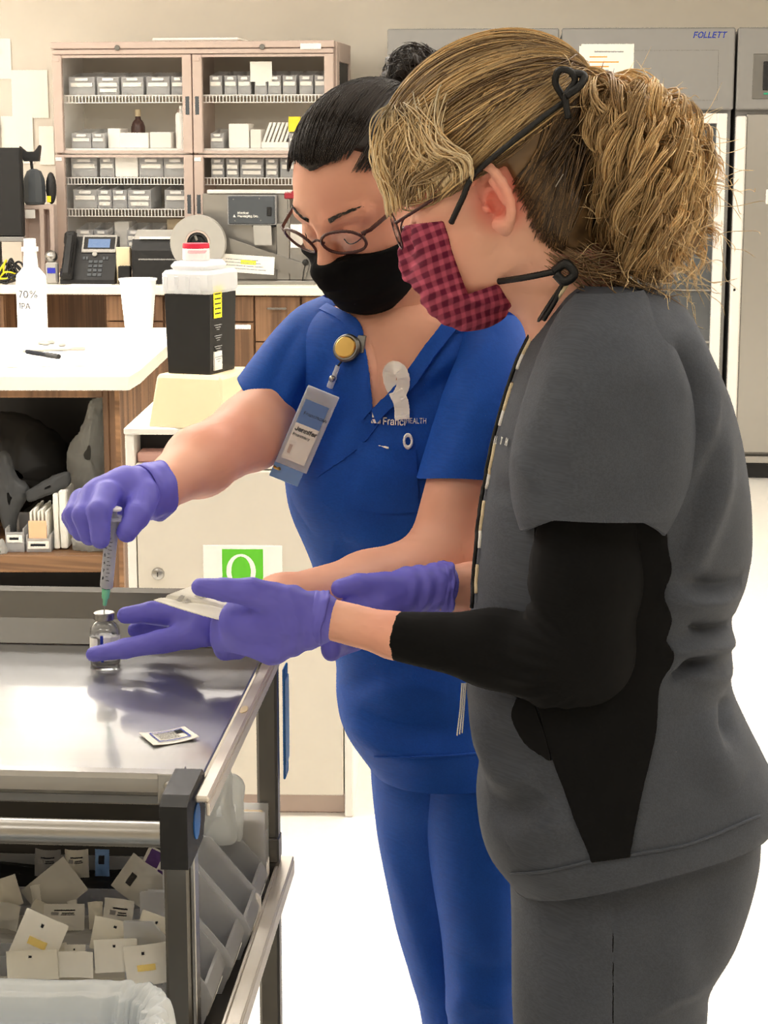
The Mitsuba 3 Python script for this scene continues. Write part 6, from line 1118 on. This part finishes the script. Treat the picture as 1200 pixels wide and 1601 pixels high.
# trousers
QR = Loft([((576, 1120), (780, 1120), 2.43, .11), ((579, 1200), (780, 1205), 2.43, .11), ((585, 1265), (775, 1265), 2.44, .1), ((597, 1340), (765, 1340), 2.45, .092), ((617, 1440), (757, 1440), 2.46, .082), ((640, 1520), (760, 1520), 2.46, .076), ((660, 1601), (762, 1601), 2.46, .072), ((680, 1800), (765, 1800), 2.46, .066), ((690, 2150), (765, 2150), 2.46, .06)], 2.15)
QL = Loft([((650, 1130), (838, 1130), 2.40, .12), ((654, 1220), (840, 1220), 2.39, .115), ((662, 1290), (840, 1290), 2.38, .105), ((676, 1380), (832, 1380), 2.37, .095), ((690, 1470), (826, 1470), 2.37, .088), ((700, 1601), (820, 1601), 2.37, .08), ((712, 1800), (806, 1800), 2.375, .07), ((718, 2150), (800, 2150), 2.38, .064)], 2.15)
QR.creases += [([(600, 1300), (640, 1420), (680, 1560)], 20, .006, 1)]; QL.creases += [([(690, 1580), (730, 1560), (790, 1570)], 14, .008, 1), ([(720, 1500), (760, 1520), (800, 1510)], 18, -.006, 1)]
QR.fold(); QL.fold(); part(A_, 'trousers', cat_([QR.mesh(70, 110), QL.mesh(70, 110)]), 'm_gown_blue', smooth=50)
for px, py, Y in ((722, 2160, 2.46), (758, 2160, 2.37)):
    c = P(px, py, Y) * (1, 1, 0); d = U((-.6, -.8, 0)); e = np.array([.8, -.6, 0]); part(A_, 'shoe', hull([c + d * a + e * b + (0, 0, z) for a, b, z in ((-.07, .035, 0), (-.07, -.035, 0), (.15, .04, 0), (.15, -.04, 0), (.19, 0, .01), (.15, 0, .045), (.05, .035, .07), (.05, -.035, .07), (-.06, .03, .09), (-.06, -.03, .09))]), 'm_dark')
# gloves
gA = glove([[(240, 768, 2.078, .0275), (198, 768, 2.055, .0275), (162, 778, 2.04, .024)], [(168, 772, 2.02, .0145), (155, 800, 1.985, .0128), (157, 843, 1.978, .0104)], [(145, 776, 2.03, .0145), (131, 806, 2.0, .0125), (140, 838, 1.996, .0105)], [(128, 782, 2.045, .0135), (117, 805, 2.02, .0118), (126, 832, 2.012, .01)], [(122, 790, 2.06, .012), (112, 808, 2.045, .0105), (118, 826, 2.04, .009)],
             [(226, 775, 2.045, .018), (214, 806, 2.01, .0142), (198, 832, 1.992, .0112)]], k=.005, wr=[((240, 768, 2.078), (200, 768, 2.055), .0012, 420)])
ck = ring_at(P(218, 769, 2.062), P(246, 767, 2.084), .0295, .0335, 60, .0009, 3)
part(A_, 'glove', cat_([gA, ck]), 'm_glove', smooth=True, label='violet blue glove gripping the syringe')
gB = glove([[(432, 940, 2.045, .026), (385, 955, 2.01, .027), (335, 970, 1.985, .0265), (300, 980, 1.98, .021)], [(318, 988, 1.968, .0165), (252, 1003, 1.962, .0125), (196, 1014, 1.9665, .0105), (146, 1023, 1.9735, .0082)], [(285, 962, 1.985, .0155), (238, 958, 1.99, .0122), (196, 962, 1.993, .0092)], [(280, 972, 2.0, .014), (240, 976, 2.01, .0112), (212, 985, 2.012, .0088)], [(300, 975, 2.02, .013), (262, 985, 2.035, .0105), (238, 992, 2.035, .009)]], k=.006, wr=[((330, 985, 1.97), (250, 1003, 1.962), .0006, 300)])
part(A_, 'glove', gB, 'm_glove', smooth=True, label='violet blue glove with one finger across the vial')
# mask
def f_mask_a(p):
    q = ha.loc(p); d = ell(q, (0, .052, -.056), (.062, .066, .066)); d = smin(d, Head.face(q) - .005, .012); d = smin(d, cap(q, (0, .1, .0), (0, .122, -.03), .011, .015), .018); d = d - .0012 * np.sin(q[:, 2] * 260) * np.clip(q[:, 1] * 12, 0, 1)
    m = np.abs(q[:, 0]); t = smax(q[:, 2] + .016 - .17 * (q[:, 1] - .09) + .25 * np.maximum(0, m - .04) * 0 , -(q[:, 1] - .012), .004); return smax(smax(d, t, .003), -(q[:, 2] + .118 + .2 * (q[:, 1] - .08)), .004)
ms = part(A_, 'mask', nets(f_mask_a, ha.o - .17, ha.o + .17, .0024), 'm_maskblack', smooth=True, label='black cloth mask')
part(ms, 'ear_loop', cat_([tube(spline([ha.w(s * .064, .02, -.02), ha.w(s * .076, .0, .0), ha.w(s * .08, -.02, .02), ha.w(s * .078, -.03, -.01), ha.w(s * .066, -.0, -.06)], 30), .0016, 6) for s in (-1, 1)]), 'm_black', smooth=True)
gl_ = []
for s in (-1, 1):
    a = np.linspace(0, 2 * math.pi, 41); rx = lambda t: .0255 * np.sign(math.cos(t)) * abs(math.cos(t)) ** .8; rz = lambda t: .0185 * math.sin(t); gl_.append(tube([ha.w(s * (.034 + rx(t)), .108 + .006 * math.sin(t) - .008 * (rx(t) / .0255), .012 + rz(t)) for t in a], .0019, 6))
    gl_.append(tube([ha.w(s * .0595, .101, .02), ha.w(s * .068, .094, .021), ha.w(s * .0765, .06, .022), ha.w(s * .081, .0, .026)], .0025, 6))
gl_.append(tube([ha.w(-.0095, .113, .014), ha.w(0, .115, .019), ha.w(.0095, .113, .014)], .0014, 6))
gk = part(A_, 'glasses', cat_(gl_), 'm_amber', smooth=True, label='dark brown round glasses frame')
for s in (-1, 1):
    a = np.linspace(0, 2 * math.pi, 33)[:-1]; v = [ha.w(s * .034, .1083, .012)] + [ha.w(s * (.034 + .025 * math.cos(t)), .1083 + .006 * math.sin(t) - .008 * math.cos(t), .012 + .018 * math.sin(t)) for t in a]; part(gk, 'lens', trimesh.Trimesh(v, [(0, 1 + i, 1 + (i + 1) % 32) for i in range(32)], process=False), 'm_pane')
# brows, lashes
bw = []
for s in (-1, 1):
    for i in range(90):
        t = RG.rand(); x, z = .014 + .036 * t, .033 + .007 * math.sin(t * 2.4) + RG.uniform(-.003, .003) * (1 - .6 * t); y = .095 - .022 * t ** 2 + .004; bw.append(np.array([ha.w(s * x, y, z), ha.w(s * (x + .003), y + .0005, z + .0025), ha.w(s * (x + .006), y - .001, z + .003)]))
part(A_, 'eyebrow', strands([spline(b, 5) for b in bw], [.00055] * len(bw)), 'm_hairdark', kind='stuff', label='dark eyebrows')
for s in (-1, 1): part(A_, 'eyelashes', tube(spline([ha.w(s * .017, .0895, .004), ha.w(s * .027, .0945, .0005), ha.w(s * .037, .093, .0015), ha.w(s * .047, .083, .006)], 20), .0006, 6), 'm_lash', smooth=True)
# hair
QC, QR_ = np.array([0, -.012, .05]), np.array([.083, .106, .086])
def f_hair_a(p):
    q = ha.loc(p); d = smin(ell(q, QC, QR_), ell(q, (0, -.06, -.01), (.062, .05, .06)), .03); m = np.abs(q[:, 0]); hl = .072 + .028 * np.clip(1 - (m / .06) ** 2, 0, 1); cutf = np.maximum(q[:, 1] - (.072 - .55 * np.maximum(0, m - .035)), 0); line = .09 - 1.7 * np.maximum(0, .046 - q[:, 1]) + .22 * m
    return smax(d, line - q[:, 2], .005) + .0012 * (meshkit.fbm(q * (140, 25, 140), 2) - .5) * 2
part(A_, 'hair', nets(f_hair_a, ha.o - .19, ha.o + .19, .0026), 'm_hairdark', smooth=True)
BC = P(648, 122, 2.42); bun = lambda p: ell(p, BC, (.04, .036, .036)) + .009 * (meshkit.fbm(p * 55, 3) - .5) * 2 + .0025 * np.sin(ha.loc(p)[:, 0] * 300 + 8 * np.sin(ha.loc(p)[:, 1] * 60))
part(A_, 'bun', nets(bun, BC - .06, BC + .06, .0024), 'm_hairdark', smooth=True)
paths = []
qb2 = ha.loc(BC[None])[0]
for i in range(520):
    x = RG.uniform(-.078, .078); s = np.array([x, .082 - 5 * x * x + RG.uniform(-.012, .004), .1 - .35 * abs(x) * (abs(x) > .05)]); k = 22; u = np.linspace(0, 1, k)[:, None]; q = s * (1 - u) + (qb2 + RG.randn(3) * .008) * u; w = (q - QC) / QR_; r = np.linalg.norm(w, axis=1, keepdims=True); w = QC + w / r * (QR_ + RG.uniform(-.0005, .002)); u2 = np.clip((u - .8) / .2, 0, 1); paths.append(ha.o + (w * (1 - u2) + q * u2) @ ha.R)
for i in range(160): d = U(RG.randn(3)); e = U(np.cross(d, RG.randn(3))); a = np.linspace(0, RG.uniform(1., 2.6), 16); paths.append(BC + (.039 * (np.cos(a)[:, None] * d + np.sin(a)[:, None] * e)) * (1 + .16 * RG.rand() * np.linspace(0, 1, 16)[:, None] ** 3))
part(A_, 'hair_strand', strands(paths, [RG.uniform(.0004, .0008) for _ in paths]), 'm_hairdark', smooth=True, kind='stuff', label='dark strands pulled back into a bun')

# badge, reel and pins on the blue top
pr, xr_, yr_, nr = TA.on(548, 545, .0065); t = thing('badge_reel', 'round brass badge reel clipped to the neckline of the blue top', 'badge reel')
MR_ = basis(pr, xr_, yr_, nr); part(t, 'case', xf(lathe([(0, 0), (.0165, 0), (.0175, .002), (.0175, .006), (.0155, .008), (.0125, .0082), (0, .0082)], 32), MR_), 'm_steel_dark', smooth=35)
part(t, 'face', xf(lathe([(0, .0085), (.0125, .0084), (.0135, .0092), (.012, .0102), (0, .0098)], 32), MR_), 'm_brass', smooth=35, label='brass coloured round face'); part(t, 'clip', xf(box(.01, .021, -.004, .018, -.001, .0015, .0007), MR_), 'm_steel_dark')
b0, b1 = P(528, 572, pr[1] - .004), P(515, 606, pr[1] - .002); part(t, 'cord', tube([P(538, 560, pr[1] - .004), b0], .0012, 6), 'm_black'); part(t, 'strap', cat_([tube([b0, (b0 + b1) / 2], .003, 8), tube([(b0 + b1) / 2, b1], .0042, 8)]), 'm_frost'); part(t, 'snap', xf(trimesh.creation.icosphere(2, .0042), np.eye(4)).apply_translation(P(519, 592, pr[1] - .009)), 'm_steel', smooth=True)
c = [P(482, 602, 2.262), P(531, 622, 2.268), P(474, 742, 2.272), P(430, 722, 2.268)]; bx_, by_ = U(c[1] - c[0]), U(c[0] - c[3]); by_ = U(by_ - bx_ * (bx_ @ by_)); bn = np.cross(bx_, by_); bw_, bh_ = np.linalg.norm(c[1] - c[0]), np.linalg.norm(c[0] - c[3]); MBg = basis(c[3] + bn * .0, bx_, by_, bn); q = lambda a, b, e, f, z0, z1, ch=0: xf(box(a * bw_, b * bw_, e * bh_, f * bh_, z0, z1, ch), MBg)
t = thing('identity_badge', 'plastic holder with a printed card hanging from the brass reel over the blue top', 'badge')
part(t, 'blue_card', q(.0, .92, -.19, .98, -.004, -.0028, .0005), 'm_bluecard', label='blue card behind the holder'); part(t, 'holder', q(0, 1, 0, 1, -.0025, -.0005, .0008), 'm_frost')
part(t, 'card', q(.1, .84, .08, .84, -.0004, .0002), 'm_paper'); part(t, 'card_header', q(.1, .84, .54, .84, .0003, .0006), mat('m_header', (96, 130, 186), .5) or 'm_header', label='blue printed header')
hx_ = lambda s, h_, u, v, b=False: text(s, h_, c[3] + bx_ * u * bw_ + by_ * v * bh_ + bn * .0007, bx_, by_, .0003, b)
part(t, 'print', cat_([hx_('Franciscan', .0042, .2, .66), hx_('Jennifer', .0052, .14, .45, True), hx_('Pharmacy', .0034, .14, .385)]), 'm_ink'); part(t, 'photo', q(.14, .34, .14, .32, .0003, .0006), 'm_cabinet_white'); part(t, 'photo_figure', q(.19, .29, .16, .27, .0007, .0009), 'm_taupe')
part(t, 'ring', xf(trimesh.creation.torus(.004, .0012, 20, 10), basis(c[3] + bx_ * .12 * bw_ - by_ * .06 * bh_, bx_, bn, by_)), 'm_brass', smooth=True)
t = thing('ribbon_pin', 'white looped ribbon pinned to the chest of the blue top', 'ribbon')
def rib(pts, w, off):
    q = spline(np.array(pts, float), 40); c_ = []; 
    for (x, y), o_ in zip(q, np.interp(np.linspace(0, 1, 40), np.linspace(0, 1, len(off)), off)): c_.append(TA.on(x, y, o_)[0])
    c_ = np.array(c_); tg = np.gradient(c_, axis=0); n0 = -FW; sd = np.cross(tg, n0); sd /= np.linalg.norm(sd, axis=1, keepdims=True); return thick(grid(np.stack([c_ - sd * w / 2, c_ + sd * w / 2], 1)), .0006)
part(t, 'loop', rib([(622, 622), (612, 600), (609, 582), (614, 573), (624, 575), (630, 588), (629, 604), (621, 622)], .0155, [.006, .008, .011, .014, .016, .014, .011, .009]), 'm_white', smooth=True); part(t, 'tail', rib([(619, 610), (627, 628), (629, 655)], .018, [.012, .011, .009]), 'm_white')
p_, x_, y_, n_ = TA.on(638, 689, .0035); t = thing('loop_pin', 'small white loop pin below the ribbon on the blue top', 'pin'); part(t, 'loop', xf(trimesh.creation.torus(.0062, .0021, 28, 10), basis(p_, x_, y_, n_) @ np.diag([.75, 1.2, 1, 1])), 'm_white', smooth=True)
